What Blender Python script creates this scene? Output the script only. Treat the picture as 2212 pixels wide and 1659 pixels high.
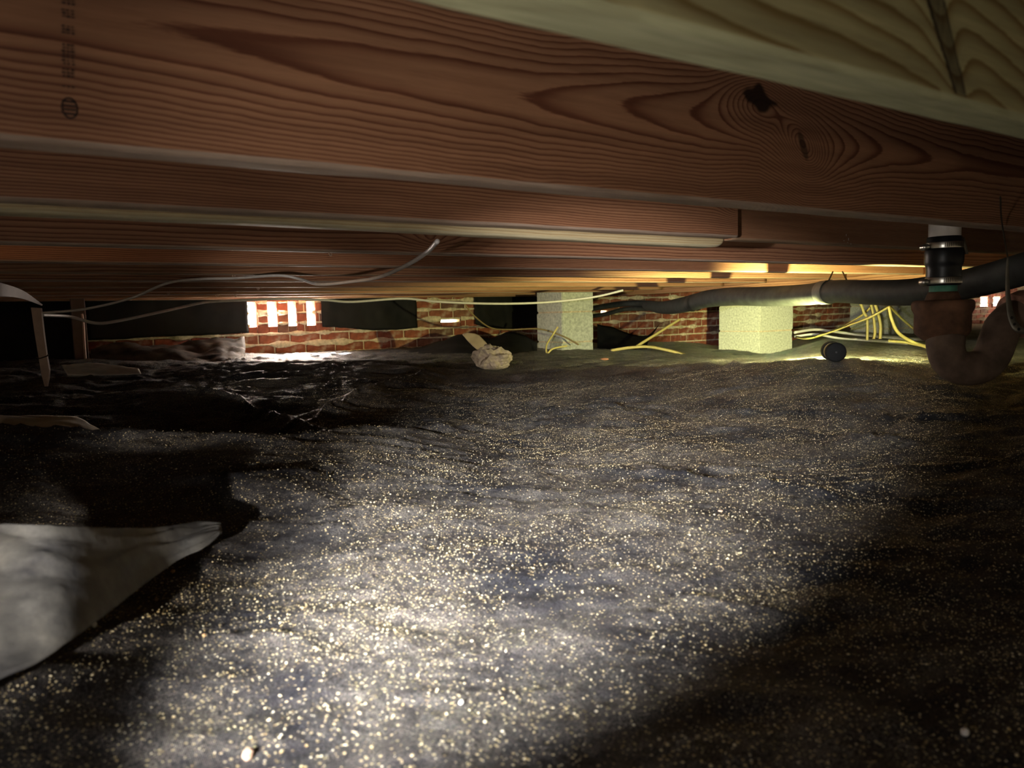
import bpy, bmesh, math, random
import numpy as np
from mathutils import Vector, Matrix

# ------------------------------------------------------------------ camera
for o in list(bpy.data.objects):
    bpy.data.objects.remove(o)
SC = bpy.context.scene
COL = SC.collection
W, H, FPX = 2212, 1659, 1602.0
YAW, PITCH, ROLL = math.radians(33.02), math.radians(-5.298), math.radians(-1.5307)
CZ = 0.32                       # lens height over the nominal ground
F = np.array([math.sin(YAW)*math.cos(PITCH), math.cos(YAW)*math.cos(PITCH), math.sin(PITCH)])
R0 = np.array([math.cos(YAW), -math.sin(YAW), 0.0])
U0 = np.cross(R0, F)
R = math.cos(ROLL)*R0 + math.sin(ROLL)*U0
U = -math.sin(ROLL)*R0 + math.cos(ROLL)*U0
CAM = np.array([0.0, 0.0, CZ])
cam_d = bpy.data.cameras.new('camera')
cam_d.sensor_width = 36.0
cam_d.sensor_fit = 'HORIZONTAL'
cam_d.lens = FPX/W*36.0
cam_d.clip_start = 0.01
cam_d.dof.use_dof = True
cam_d.dof.focus_distance = 2.2
cam_d.dof.aperture_fstop = 8.0
cam = bpy.data.objects.new('camera', cam_d)
COL.objects.link(cam)
cam.matrix_world = Matrix(((R[0], U[0], -F[0], CAM[0]), (R[1], U[1], -F[1], CAM[1]),
                           (R[2], U[2], -F[2], CAM[2]), (0, 0, 0, 1)))
SC.camera = cam

# ------------------------------------------------------------------ light
vs = SC.view_settings
vs.view_transform = 'Standard'
vs.look = 'None'
vs.gamma = 1.0
vs.use_curve_mapping = False
vs.exposure = 0.0
world = bpy.data.worlds.new('overcast sky')
SC.world = world
world.use_nodes = True
bgn = world.node_tree.nodes['Background']
bgn.inputs[0].default_value = (1.0, 0.97, 0.88, 1)
bgn.inputs[1].default_value = 7.0


def ray(px, py):
    return F + (px-1106)/FPX*R + (829.5-py)/FPX*U


def at(px, py, depth):
    return CAM + ray(px, py)*depth


def atY(px, py, Y):
    d = ray(px, py)
    return CAM + d*(Y/d[1])


def lamp(name, kind, loc, aim, energy, color, **kw):
    l = bpy.data.lights.new(name, kind)
    l.energy = energy
    l.color = color
    for k, v in kw.items():
        setattr(l, k, v)
    o = bpy.data.objects.new(name, l)
    COL.objects.link(o)
    o.location = loc
    d = Vector(aim)-Vector(loc)
    o.rotation_euler = d.to_track_quat('-Z', 'Y').to_euler()
    return o


# the sun that falls in through the vent in the far wall
lamp('sun', 'SUN', (2.0, 8.0, 4.0), (2.0, 6.6, 3.26), 2600.0, (1.0, 0.97, 1.0), angle=0.10)
# the photographer's hand lamp, held low out of the picture to the left of the lens:
# a hot beam skimming the sheet from near left to far right, with its wide halo and spill
HL = (-0.345, 0.129, 0.25)
lamp('hand_lamp', 'SPOT', (HL[0], HL[1], 0.33), tuple(at(1275, 1035, 1.34)), 520.0, (1.0, 0.96, 0.93),
     spot_size=math.radians(40), spot_blend=1.0, shadow_soft_size=0.012)
lamp('hand_lamp_halo', 'SPOT', HL, (0.72, 0.683, 0.50), 11.0, (1.0, 0.95, 0.86),
     spot_size=math.radians(58), spot_blend=1.0, shadow_soft_size=0.012)
lamp('hand_lamp_spill', 'POINT', HL, (0, 1, 0), 2.8, (1.0, 0.95, 0.92), shadow_soft_size=0.015)
lamp('hand_lamp_far', 'SPOT', (HL[0], HL[1], 0.185), tuple(at(720, 840, 2.4)), 70.0, (1.0, 0.90, 0.80),
     spot_size=math.radians(27), spot_blend=0.8, shadow_soft_size=0.012)
# daylight in the vent of the far wall
VX = float(atY(608, 690, 4.858)[0])
lamp('vent_daylight', 'AREA', (VX, 4.85, 0.375), (VX-.2, 3.0, 0.36), 24.0, (1.0, 0.83, 0.70), shape='RECTANGLE', size=0.45, size_y=0.13)
# daylight through the gap at the left end of a joist bay
lamp('gap_daylight', 'SPOT', (-0.80, 1.66, 0.56), (0.35, 1.9, 0.52), 9.0, (1.0, 0.55, 0.22), spot_size=math.radians(36), spot_blend=0.6, shadow_soft_size=0.03)

# ------------------------------------------------------------------ helpers
rng = np.random.default_rng(7)
random.seed(7)


def _hash(ix, iy, seed):
    h = (ix.astype(np.int64)*374761393 + iy.astype(np.int64)*668265263 + seed*974634777) & 0xffffffff
    h = ((h ^ (h >> 13))*1274126177) & 0xffffffff
    return (h ^ (h >> 16)) & 0xffffffff


def noise(x, y, seed=0):
    """gradient noise, about -0.7..0.7"""
    x, y = np.broadcast_arrays(np.asarray(x, float), np.asarray(y, float))
    ix, iy = np.floor(x), np.floor(y)
    fx, fy = x-ix, y-iy
    ux, uy = fx*fx*fx*(fx*(fx*6-15)+10), fy*fy*fy*(fy*(fy*6-15)+10)

    def g(dx, dy):
        a = _hash(ix+dx, iy+dy, seed)/4294967296.0*2*np.pi
        return np.cos(a)*(fx-dx)+np.sin(a)*(fy-dy)
    return (g(0, 0)*(1-ux)+g(1, 0)*ux)*(1-uy)+(g(0, 1)*(1-ux)+g(1, 1)*ux)*uy


def sstep(t):
    t = np.clip(t, 0, 1)
    return t*t*(3-2*t)


def tag(o, label=None, cat=None, group=None, kind=None):
    if label: o['label'] = label
    if cat: o['category'] = cat
    if group: o['group'] = group
    if kind: o['kind'] = kind
    return o


def empty(name, loc=(0, 0, 0), rz=0.0):
    o = bpy.data.objects.new(name, None)
    COL.objects.link(o)
    o.location = tuple(float(v) for v in loc)
    o.rotation_euler = (0, 0, rz)
    o.empty_display_size = 0.02
    return o


def link(name, me, mat=None, parent=None, smooth=False):
    o = bpy.data.objects.new(name, me)
    COL.objects.link(o)
    if mat is not None and not me.materials:
        me.materials.append(mat)
    if smooth:
        me.polygons.foreach_set('use_smooth', [True]*len(me.polygons))
    if parent is not None:
        o.parent = parent
    return o


def grid_mesh(name, P, close_u=False, close_v=False, flip=False):
    """P: array (nu, nv, 3) -> mesh of quads"""
    nu, nv = P.shape[:2]
    me = bpy.data.meshes.new(name)
    iu = np.arange(nu if close_u else nu-1)
    iv = np.arange(nv if close_v else nv-1)
    A, B = np.meshgrid(iu, iv, indexing='ij')
    A2, B2 = (A+1) % nu, (B+1) % nv
    q = np.stack([A*nv+B, A2*nv+B, A2*nv+B2, A*nv+B2], -1).reshape(-1, 4)
    if flip:
        q = q[:, ::-1]
    n = len(q)
    me.vertices.add(nu*nv)
    me.vertices.foreach_set('co', P.reshape(-1).astype(np.float32))
    me.loops.add(n*4)
    me.loops.foreach_set('vertex_index', q.reshape(-1).astype(np.int32))
    me.polygons.add(n)
    me.polygons.foreach_set('loop_start', np.arange(0, n*4, 4, dtype=np.int32))
    me.polygons.foreach_set('loop_total', np.full(n, 4, dtype=np.int32))
    me.update(calc_edges=True)
    me.validate()
    return me


def soup(name, V, Q):
    me = bpy.data.meshes.new(name)
    me.from_pydata([tuple(map(float, v)) for v in V], [], [tuple(map(int, f)) for f in Q])
    me.update()
    return me


def bm_mesh(bm, name):
    me = bpy.data.meshes.new(name)
    bmesh.ops.recalc_face_normals(bm, faces=bm.faces)
    bm.to_mesh(me)
    bm.free()
    return me


def box_bm(bm, lo, hi):
    m = [(a+b)/2 for a, b in zip(lo, hi)]
    s = [abs(b-a) for a, b in zip(lo, hi)]
    r = bmesh.ops.create_cube(bm, size=1, matrix=Matrix.Translation(m) @ Matrix.Diagonal((*s, 1)))
    return r['verts']


def catmull(pts, n):
    P = np.array(pts, float)
    if len(P) == 2:
        t = np.linspace(0, 1, n)[:, None]
        return P[0]*(1-t)+P[1]*t
    E = np.vstack([2*P[0]-P[1], P, 2*P[-1]-P[-2]])
    seg = np.linalg.norm(np.diff(P, axis=0), axis=1)
    cum = np.concatenate([[0], np.cumsum(seg)])
    out = []
    for d in np.linspace(0, cum[-1], n):
        i = min(int(np.searchsorted(cum, d, side='right'))-1, len(P)-2)
        i = max(i, 0)
        t = (d-cum[i])/max(seg[i], 1e-9)
        a, b, c, e = E[i], E[i+1], E[i+2], E[i+3]
        out.append(.5*((2*b)+(-a+c)*t+(2*a-5*b+4*c-e)*t*t+(-a+3*b-3*c+e)*t**3))
    return np.array(out)


def tube_mesh(name, path, rad, seg=10, cap=True, ripple=None):
    """swept tube; rad scalar or one per sample"""
    P = np.array(path, float)
    n = len(P)
    rad = np.broadcast_to(np.asarray(rad, float), (n,)).copy()
    T = np.gradient(P, axis=0)
    T /= np.linalg.norm(T, axis=1)[:, None]+1e-12
    up = np.array([0, 0, 1.0]) if abs(T[0][2]) < .9 else np.array([1.0, 0, 0])
    N = np.cross(up, T[0]); N /= np.linalg.norm(N)
    rings = []
    ang = np.linspace(0, 2*np.pi, seg, endpoint=False)
    for i in range(n):
        N = N-T[i]*(N@T[i]); N /= np.linalg.norm(N)
        B = np.cross(T[i], N)
        rr = rad[i]*(1 if ripple is None else ripple(i, ang))
        rings.append(P[i]+(np.cos(ang)*rr)[:, None]*N+(np.sin(ang)*rr)[:, None]*B)
    G = np.array(rings)
    if cap:
        G = np.concatenate([np.repeat(P[:1], seg, 0)[None], G, np.repeat(P[-1:], seg, 0)[None]])
    me = grid_mesh(name, G, close_v=True, flip=True)
    if cap:
        bm = bmesh.new(); bm.from_mesh(me)
        bmesh.ops.remove_doubles(bm, verts=bm.verts, dist=1e-6)
        bmesh.ops.recalc_face_normals(bm, faces=bm.faces)
        bm.to_mesh(me); bm.free()
    return me


def lathe_mesh(name, prof, seg=40, hole=False):
    """prof: list of (radius, z)"""
    ang = np.linspace(0, 2*np.pi, seg, endpoint=False)
    G = np.array([[(r*math.cos(a), r*math.sin(a), z) for a in ang] for r, z in prof])
    me = grid_mesh(name, G, close_v=True)
    bm = bmesh.new(); bm.from_mesh(me)
    bmesh.ops.remove_doubles(bm, verts=bm.verts, dist=1e-6)
    bmesh.ops.recalc_face_normals(bm, faces=bm.faces)
    bm.to_mesh(me); bm.free()
    return me


def loft(curves, nu=40, nv=20, amp=0.0, scale=10.0, seed=1, px=True):
    """surface through curves of (px, py, depth)"""
    C = []
    for c in curves:
        pts = [at(*p) for p in c] if px else c
        C.append(catmull(pts, nu))
    C = np.array(C)
    k = len(C)
    G = np.array([catmull(C[:, i], nv) for i in range(nu)])
    if amp:
        uu, vv = np.meshgrid(np.linspace(0, 1, nu), np.linspace(0, 1, nv), indexing='ij')
        G[:, :, 2] += amp*noise(uu*scale, vv*scale, seed)+.5*amp*noise(uu*scale*2.3, vv*scale*2.3, seed+1)
    return G


def sheet(name, G, mat, thick=0.0015, parent=None):
    me = grid_mesh(name, G)
    o = link(name, me, mat, parent, smooth=True)
    m = o.modifiers.new('thickness', 'SOLIDIFY')
    m.thickness = thick
    m.offset = 0
    return o


# ------------------------------------------------------------------ materials
class NT:
    def __init__(self, name):
        self.m = bpy.data.materials.new(name)
        self.m.use_nodes = True
        self.t = self.m.node_tree
        self.b = self.t.nodes['Principled BSDF']

    def n(self, typ, ins=None, **props):
        nd = self.t.nodes.new(typ)
        for k, v in props.items():
            setattr(nd, k, v)
        for k, v in (ins or {}).items():
            s = nd.inputs[k]
            if isinstance(v, bpy.types.NodeSocket):
                self.t.links.new(v, s)
            else:
                s.default_value = v
        return nd

    def put(self, key, v):
        s = self.b.inputs[key]
        if isinstance(v, bpy.types.NodeSocket):
            self.t.links.new(v, s)
        else:
            s.default_value = v

    def coords(self, scale=(1, 1, 1), kind='Object'):
        c = self.n('ShaderNodeTexCoord')
        return self.n('ShaderNodeMapping', {'Vector': c.outputs[kind], 'Scale': scale}).outputs[0]

    def noise(self, vec, scale, detail=4, rough=.55):
        return self.n('ShaderNodeTexNoise', {'Vector': vec, 'Scale': scale, 'Detail': detail, 'Roughness': rough}).outputs[0]

    def ramp(self, fac, stops):
        r = self.n('ShaderNodeValToRGB', {'Fac': fac})
        e = r.color_ramp.elements
        while len(e) < len(stops):
            e.new(0.5)
        for el, (p, c) in zip(e, stops):
            el.position = p
            el.color = c if len(c) == 4 else (*c, 1)
        return r.outputs[0]

    def mix(self, fac, a, b, mode='MIX'):
        x = self.n('ShaderNodeMix', data_type='RGBA', blend_type=mode)
        for s, v in ((x.inputs[0], fac), (x.inputs[6], a), (x.inputs[7], b)):
            if isinstance(v, bpy.types.NodeSocket):
                self.t.links.new(v, s)
            else:
                s.default_value = v if not isinstance(v, tuple) or len(v) == 4 else (*v, 1)
        return x.outputs[2]

    def math(self, op, a, b=0.0, clamp=False):
        x = self.n('ShaderNodeMath', {0: a, 1: b}, operation=op)
        x.use_clamp = clamp
        return x.outputs[0]

    def bump(self, h, strength=.3, dist=.002):
        b = self.n('ShaderNodeBump', {'Height': h, 'Strength': strength, 'Distance': dist})
        self.put('Normal', b.outputs[0])
        return b


def simple(name, col, rough=.6, metal=0.0, var=.15, scale=60, bump=.15, spec=.4, dist=.001):
    a = NT(name)
    v = a.coords()
    n = a.noise(v, scale, 5)
    d = tuple(c*(1-var) for c in col)
    l = tuple(min(1, c*(1+var)) for c in col)
    a.put('Base Color', a.ramp(n, [(.3, d), (.7, l)]))
    a.put('Roughness', rough)
    a.put('Metallic', metal)
    a.put('Specular IOR Level', spec)
    if bump:
        a.bump(n, bump, dist)
    return a.m


def wood(name, early, late, pale, pale_amt=.7, fleck=.5):
    """colour from the growth-ring phase stored on the board's own vertices"""
    a = NT(name)
    ph = a.n('ShaderNodeAttribute', attribute_name='ring').outputs['Fac']
    v = a.coords((6, 60, 90))
    fine = a.noise(v, 6, 6, .65)
    v2 = a.coords((1, 14, 30))
    med = a.noise(v2, 3, 4)
    p = a.math('ADD', ph, a.math('MULTIPLY', a.math('SUBTRACT', fine, .5), .22))
    fr = a.math('FRACT', p)
    ring = a.ramp(fr, [(0.0, early), (.42, tuple(e*.93 for e in early)), (.66, tuple(e*.55+l*.45 for e, l in zip(early, late))),
                       (.84, late), (.93, late), (1.0, early)])
    mott = a.ramp(med, [(.3, (.78, .74, .72)), (.7, (1.12, 1.1, 1.08))])
    c = a.mix(1.0, ring, mott, 'MULTIPLY')
    fl = a.ramp(fine, [(.35, (.75, .75, .75)), (.6, (1, 1, 1))])
    c = a.mix(fleck, c, a.mix(1.0, c, fl, 'MULTIPLY'))
    dk = a.n('ShaderNodeAttribute', attribute_name='knot').outputs['Fac']
    c = a.mix(dk, c, (.022, .012, .008))
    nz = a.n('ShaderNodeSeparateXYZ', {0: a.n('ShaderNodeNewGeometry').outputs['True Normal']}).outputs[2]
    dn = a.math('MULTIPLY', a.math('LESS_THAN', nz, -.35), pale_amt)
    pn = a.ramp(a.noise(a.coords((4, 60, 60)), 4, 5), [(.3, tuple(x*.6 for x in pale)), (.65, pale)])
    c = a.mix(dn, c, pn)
    a.put('Base Color', c)
    a.put('Roughness', .62)
    a.put('Specular IOR Level', .25)
    a.bump(a.math('ADD', a.math('MULTIPLY', fine, .6), a.math('MULTIPLY', fr, -.3)), .25, .0012)
    return a.m


M = {}
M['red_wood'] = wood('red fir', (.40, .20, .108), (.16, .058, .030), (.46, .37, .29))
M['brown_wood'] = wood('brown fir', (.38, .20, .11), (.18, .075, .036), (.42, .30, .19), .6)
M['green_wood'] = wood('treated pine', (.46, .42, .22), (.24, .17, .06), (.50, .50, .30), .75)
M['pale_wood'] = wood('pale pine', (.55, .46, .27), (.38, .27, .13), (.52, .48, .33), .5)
M['ceiling'] = simple('subfloor plywood', (.14, .085, .05), .8, var=.3, scale=12)

# black polyethylene with dust
a = NT('dusty black polyethylene')
v = a.coords()
n1 = a.noise(v, 5.0, 5, .6)
n2 = a.noise(a.coords((1, 1, 1)), 38, 6, .65)
n3 = a.noise(v, 620, 2, .6)
dust = a.math('MULTIPLY', a.ramp(n1, [(.36, (.05,)*3), (.62, (.72,)*3)]), a.ramp(n2, [(.32, (.25,)*3), (.68, (1,)*3)]))
dust = a.math('MULTIPLY', dust, a.ramp(n3, [(.42, (.03,)*3), (.66, (1.4,)*3)]))
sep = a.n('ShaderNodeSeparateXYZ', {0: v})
torchlit_dust = a.math('MULTIPLY', a.math('MULTIPLY', a.math('SUBTRACT', sep.outputs[0], 2.0), .6, True), a.math('MULTIPLY', a.math('SUBTRACT', sep.outputs[1], 1.15), 1.5, True))  # paler dust towards far right, its colour raised to add to the torchlight
dust = a.math('MULTIPLY', dust, a.math('ADD', .85, a.math('MULTIPLY', torchlit_dust, 2.2)), True)
dust = a.math('MAXIMUM', dust, a.math('MULTIPLY', torchlit_dust, .5))
vor = a.n('ShaderNodeTexVoronoi', {'Vector': v, 'Scale': 230.0}, feature='F1')
vr = a.n('ShaderNodeSeparateColor', {0: vor.outputs['Color']}).outputs[0]
sp = a.math('MULTIPLY', a.math('LESS_THAN', vor.outputs['Distance'], .28), a.math('GREATER_THAN', vr, a.math('SUBTRACT', 1.18, n1)))
col = a.mix(a.math('MULTIPLY', dust, .95), (.011, .012, .017), a.mix(torchlit_dust, (.40, .36, .30), (.66, .64, .54)))
col = a.mix(sp, col, (.52, .43, .24))
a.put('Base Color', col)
a.put('Roughness', a.ramp(n2, [(.3, (.50,)*3), (.7, (.72,)*3)]))
a.put('Specular IOR Level', .28)
wv = a.coords((1, 1, 1))
weave = a.n('ShaderNodeTexWave', {'Vector': wv, 'Scale': 260.0, 'Distortion': .6, 'Detail': 1.0}, bands_direction='X').outputs[1]
h = a.math('ADD', a.math('MULTIPLY', a.noise(v, 26, 5, .6), 3.0), a.math('ADD', a.math('MULTIPLY', n2, .8), a.math('MULTIPLY', weave, .05)))
a.bump(h, .6, .006)
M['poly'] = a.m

a = NT('clean black polyethylene')
v = a.coords()
n1 = a.noise(v, 9, 5)
a.put('Base Color', a.ramp(n1, [(.35, (.008, .008, .009)), (.7, (.014, .013, .012))]))
a.put('Roughness', .6)
a.put('Specular IOR Level', .08)
a.bump(a.noise(v, 9, 2), .25, .006)
M['poly_clean'] = a.m

a = NT('dull dark polyethylene')
v = a.coords()
n1 = a.noise(v, 12, 5)
a.put('Base Color', a.ramp(n1, [(.35, (.02, .018, .016)), (.7, (.085, .07, .058))]))
a.put('Roughness', .75)
a.put('Specular IOR Level', .15)
a.bump(n1, .3, .004)
M['poly_dull'] = a.m
a = NT('grey dusty sheeting')
v = a.coords()
n1 = a.noise(v, 14, 6, .65)
n2 = a.noise(v, 90, 4)
c = a.ramp(n1, [(.3, (.03, .031, .036)), (.52, (.10, .10, .096)), (.7, (.175, .17, .152))])
a.put('Base Color', a.mix(.35, c, a.mix(1.0, c, a.ramp(n2, [(.3, (.5,)*3), (.7, (1.2,)*3)]), 'MULTIPLY')))
a.put('Roughness', .55)
a.bump(a.math('ADD', n1, a.math('MULTIPLY', n2, .3)), .35, .003)
M['grey_sheet'] = a.m

a = NT('red brick')
v = a.coords()
oi = a.n('ShaderNodeObjectInfo').outputs['Random']
n1 = a.noise(v, 30, 5)
c = a.ramp(oi, [(0.0, (.20, .052, .027)), (.5, (.27, .073, .036)), (.85, (.22, .09, .048)), (1.0, (.10, .05, .036))])
c = a.mix(1.0, c, a.ramp(n1, [(.3, (.6,)*3), (.7, (1.15,)*3)]), 'MULTIPLY')
c = a.mix(a.ramp(a.noise(v, 14, 4), [(.55, (0,)*3), (.72, (.5,)*3)]), c, (.42, .36, .28))
a.put('Base Color', c)
a.put('Roughness', .9)
a.bump(n1, .5, .003)
M['brick'] = a.m
M['mortar'] = simple('lime mortar', (.55, .46, .33), .95, var=.35, scale=45, bump=.7, dist=.005)
M['block'] = simple('concrete block', (.50, .51, .44), .95, var=.3, scale=70, bump=1.0, dist=.002)
M['white_cable'] = simple('white cable', (.62, .58, .55), .5, var=.08)
M['brown_cable'] = simple('brown cable', (.22, .15, .07), .6)
M['yellow_cable'] = simple('yellow cable', (.58, .48, .16), .5, var=.1)
M['duct'] = simple('grey foam sleeve', (.027, .03, .026), .7, var=.45, scale=26, bump=.4, dist=.003)
M['dark_tape'] = simple('dark tape', (.02, .02, .02), .5)
M['pale_tape'] = simple('pale seam', (.10, .105, .09), .6)
M['twine'] = simple('twine', (.05, .035, .02), .9)
M['pvc'] = simple('white pvc', (.70, .64, .58), .4, var=.08, scale=20)
M['rubber'] = simple('black rubber', (.008, .008, .009), .4, var=.1, bump=.05, spec=.35)
M['steel'] = simple('worn steel', (.62, .60, .54), .3, 1.0, var=.1)
M['copper'] = simple('green copper', (.075, .24, .16), .7, var=.35, scale=50)
M['rust'] = simple('rusted iron', (.13, .062, .032), .85, var=.55, scale=30, bump=.6, dist=.002)
M['iron'] = simple('dusty cast iron', (.135, .088, .060), .8, var=.45, scale=24, bump=.5, dist=.002)
M['rough_clay'] = simple('rough rusty hub face', (.30, .15, .10), .95, var=.4, scale=60, bump=.8, dist=.004)
M['strap'] = simple('galvanised strap', (.20, .18, .14), .5, .7, var=.2)
M['torch_black'] = simple('black rubber torch', (.007, .0075, .0075), .8, bump=.2, spec=.15)
M['torch_tan'] = simple('tan torch barrel', (.30, .24, .16), .5)
M['stake'] = simple('pinkish plastic', (.50, .36, .28), .6, var=.12, scale=30)
M['pale_sheet'] = simple('pale tan sheet', (.34, .25, .21), .6, var=.15, scale=18)
M['tan_dim'] = simple('dull tan sheet', (.11, .07, .055), .7, var=.15, scale=18)
M['white_sheet'] = simple('silvery sheet', (.75, .73, .66), .5, var=.2, scale=14)
M['foam'] = simple('crumpled pale foam', (.42, .33, .23), .8, var=.3, scale=50, bump=.6, dist=.004)
M['pebble'] = simple('pale pebble', (.50, .33, .23), .7, var=.15)
M['white_bead'] = simple('white bead', (.85, .83, .78), .4, var=.05)
M['chip'] = simple('orange chip', (.60, .36, .17), .7, var=.2)
M['ink'] = simple('black ink', (.022, .016, .014), .8, var=.3)
M['chalk'] = simple('white chalk', (.55, .50, .46), .9, var=.3)
M['yellow_tag'] = simple('yellow tag', (.62, .46, .10), .6)
a = NT('pale grains')
oi = a.n('ShaderNodeTexNoise', {'Vector': a.coords(), 'Scale': 400.0, 'Detail': 0.0}).outputs[0]
a.put('Base Color', a.ramp(oi, [(.3, (.34, .24, .09)), (.5, (.60, .50, .26)), (.7, (.74, .68, .50))]))
a.put('Roughness', .6)
M['grain'] = a.m
a = NT('lit torch lens')
a.put('Base Color', (1, 1, .8, 1))
a.put('Emission Color', (1.0, .98, .55, 1))
a.put('Emission Strength', 25.0)
M['lens'] = a.m

# ------------------------------------------------------------------ the ground sheet
COLS = {   # image column: (row, depth) pairs or ('h', depth, height) that shape the sheet along that line of sight
    -500: [(1659, .50), (1400, .67), (1200, .90), (1040, 1.18), (1000, 1.3), ('h', 1.7, .05), ('h', 2.4, .10), ('h', 3.6, .13), ('h', 4.8, .12)],
    50: [(1659, .50), (1500, .58), (1300, .77), (1130, 1.02), (1000, 1.20), (943, 1.32), ('h', 1.60, .05), ('h', 2.0, .06), (855, 2.5), (805, 3.2), (785, 3.9), ('h', 4.8, .14)],
    300: [(1659, .50), (1400, .68), (1200, .93), (1110, 1.07), (1020, 1.22), (949, 1.37), ('h', 1.7, .02), ('h', 2.1, .05), (845, 2.55), (808, 3.1), (786, 3.7), ('h', 4.8, .12)],
    550: [(1659, .50), (1400, .69), (1200, .95), (1120, 1.07), (1040, 1.15), (1015, 1.25), (952, 1.42), ('h', 1.75, .0), ('h', 2.0, .02), (860, 2.35), (825, 2.7), (787, 3.2), ('h', 3.8, .08), (772, 4.3), ('h', 4.8, .11)],
    780: [(1659, .50), (1400, .69), (1200, .94), (1100, 1.10), (1030, 1.27), (955, 1.50), (937, 1.62), ('h', 1.9, .045), (890, 2.1), (850, 2.4), (783, 3.2), ('h', 3.8, .08), (772, 4.3), ('h', 4.9, .10)],
    1100: [(1659, .50), (1400, .70), (1200, .93), (1050, 1.30), (955, 1.74), (905, 2.05), (860, 2.45), (825, 2.85), (798, 3.3), (788, 3.6), ('h', 4.1, .07), (770, 4.5), (758, 5.0)],
    1450: [(1659, .50), (1400, .69), (1200, .92), (1050, 1.27), (960, 1.65), (900, 2.05), (850, 2.40), (805, 2.78), (790, 2.95), ('h', 3.3, .085), (779, 3.8), (768, 4.6), (757, 5.3)],
    1650: [(1659, .50), (1400, .69), (1200, .92), (1050, 1.26), (960, 1.64), (902, 1.95), (850, 2.25), (803, 2.5), (789, 2.62), ('h', 3.1, .085), (780, 3.7), (773, 4.6), (766, 5.8), (762, 6.4)],
    1800: [(1659, .50), (1400, .68), (1200, .92), (1050, 1.25), (960, 1.60), (905, 1.88), (850, 2.17), (801, 2.42), (787, 2.55), ('h', 3.0, .105), (769, 3.7), (748, 5.0), (726, 6.5)],
    2000: [(1659, .50), (1400, .68), (1200, .91), (1050, 1.22), (960, 1.55), (909, 1.78), ('h', 2.0, .05), (830, 2.3), (786, 2.65), ('h', 3.2, .09), (762, 3.9), (742, 5.2), (718, 7.0)],
    2200: [(1659, .50), (1400, .68), (1200, .90), (1050, 1.20), (960, 1.50), (907, 1.74), ('h', 2.0, .02), (850, 2.3), (790, 2.8), ('h', 3.3, .05), (765, 4.0), (745, 5.2), ('h', 7.0, .02)],
    2700: [(1659, .50), (1400, .68), (1200, .9), (1000, 1.35), ('h', 2.0, .04), ('h', 3.0, .08), ('h', 5.0, .02), ('h', 9.0, .0)],
}
ZS = np.concatenate([np.linspace(.05, 1, 96), np.linspace(1, 4, 240)[1:], np.linspace(4, 12, 100)[1:]])
_cx, _tab = [], []
for px, rows in sorted(COLS.items()):
    zz, hh = [0.0, .3], [0.012, .012]
    for r in rows:
        if r[0] == 'h':
            # level depth -> along the forward axis at that column
            zz.append(r[1]); hh.append(r[2])
        else:
            P = at(px, r[0], r[1])
            zz.append(r[1]); hh.append(P[2])
    zz.append(14.0); hh.append(hh[-1])
    zz, hh = np.array(zz), np.array(hh)
    lin = np.interp(ZS, zz, hh)
    # monotone-ish smoothing
    t = np.clip(np.searchsorted(zz, ZS, side='right')-1, 0, len(zz)-2)
    m = np.gradient(hh, zz)
    h0, h1, z0, z1 = hh[t], hh[t+1], zz[t], zz[t+1]
    dz = z1-z0
    u = (ZS-z0)/dz
    herm = (2*u**3-3*u**2+1)*h0+(u**3-2*u**2+u)*dz*m[t]+(-2*u**3+3*u**2)*h1+(u**3-u**2)*dz*m[t+1]
    _cx.append((px-1106)/FPX); _tab.append(.6*herm+.4*lin)
_cx, _tab = np.array(_cx), np.array(_tab)
FH = F[:2]/np.linalg.norm(F[:2])
RH = np.array([FH[1], -FH[0]])


def ground_base(X, Y):
    X, Y = np.asarray(X, float), np.asarray(Y, float)
    zl = np.maximum(X*FH[0]+Y*FH[1], .02)
    z = zl*math.cos(PITCH)+.25*math.sin(-PITCH)       # depth of a point near the ground
    aa = np.clip((X*RH[0]+Y*RH[1])/np.maximum(z, .1), _cx[0], _cx[-1])
    iz = np.interp(z, ZS, np.arange(len(ZS)))
    i0 = np.clip(iz.astype(int), 0, len(ZS)-2)
    fz = np.clip(iz-i0, 0, 1)
    j = np.clip(np.searchsorted(_cx, aa, side='right')-1, 0, len(_cx)-2)
    u = (aa-_cx[j])/(_cx[j+1]-_cx[j])

    def colh(k):
        return _tab[k, i0]*(1-fz)+_tab[k, i0+1]*fz
    a0, a1 = colh(j), colh(j+1)
    jm, jp = np.maximum(j-1, 0), np.minimum(j+2, len(_cx)-1)
    am, ap = colh(jm), colh(jp)
    cr = .5*((2*a0)+(-am+a1)*u+(2*am-5*a0+4*a1-ap)*u**2+(-am+3*a0-3*a1+ap)*u**3)
    return .5*cr+.5*(a0*(1-sstep(u))+a1*sstep(u))


def _cr(pts, h, w):
    return [at(*p)[:2] for p in pts], h, w


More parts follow.
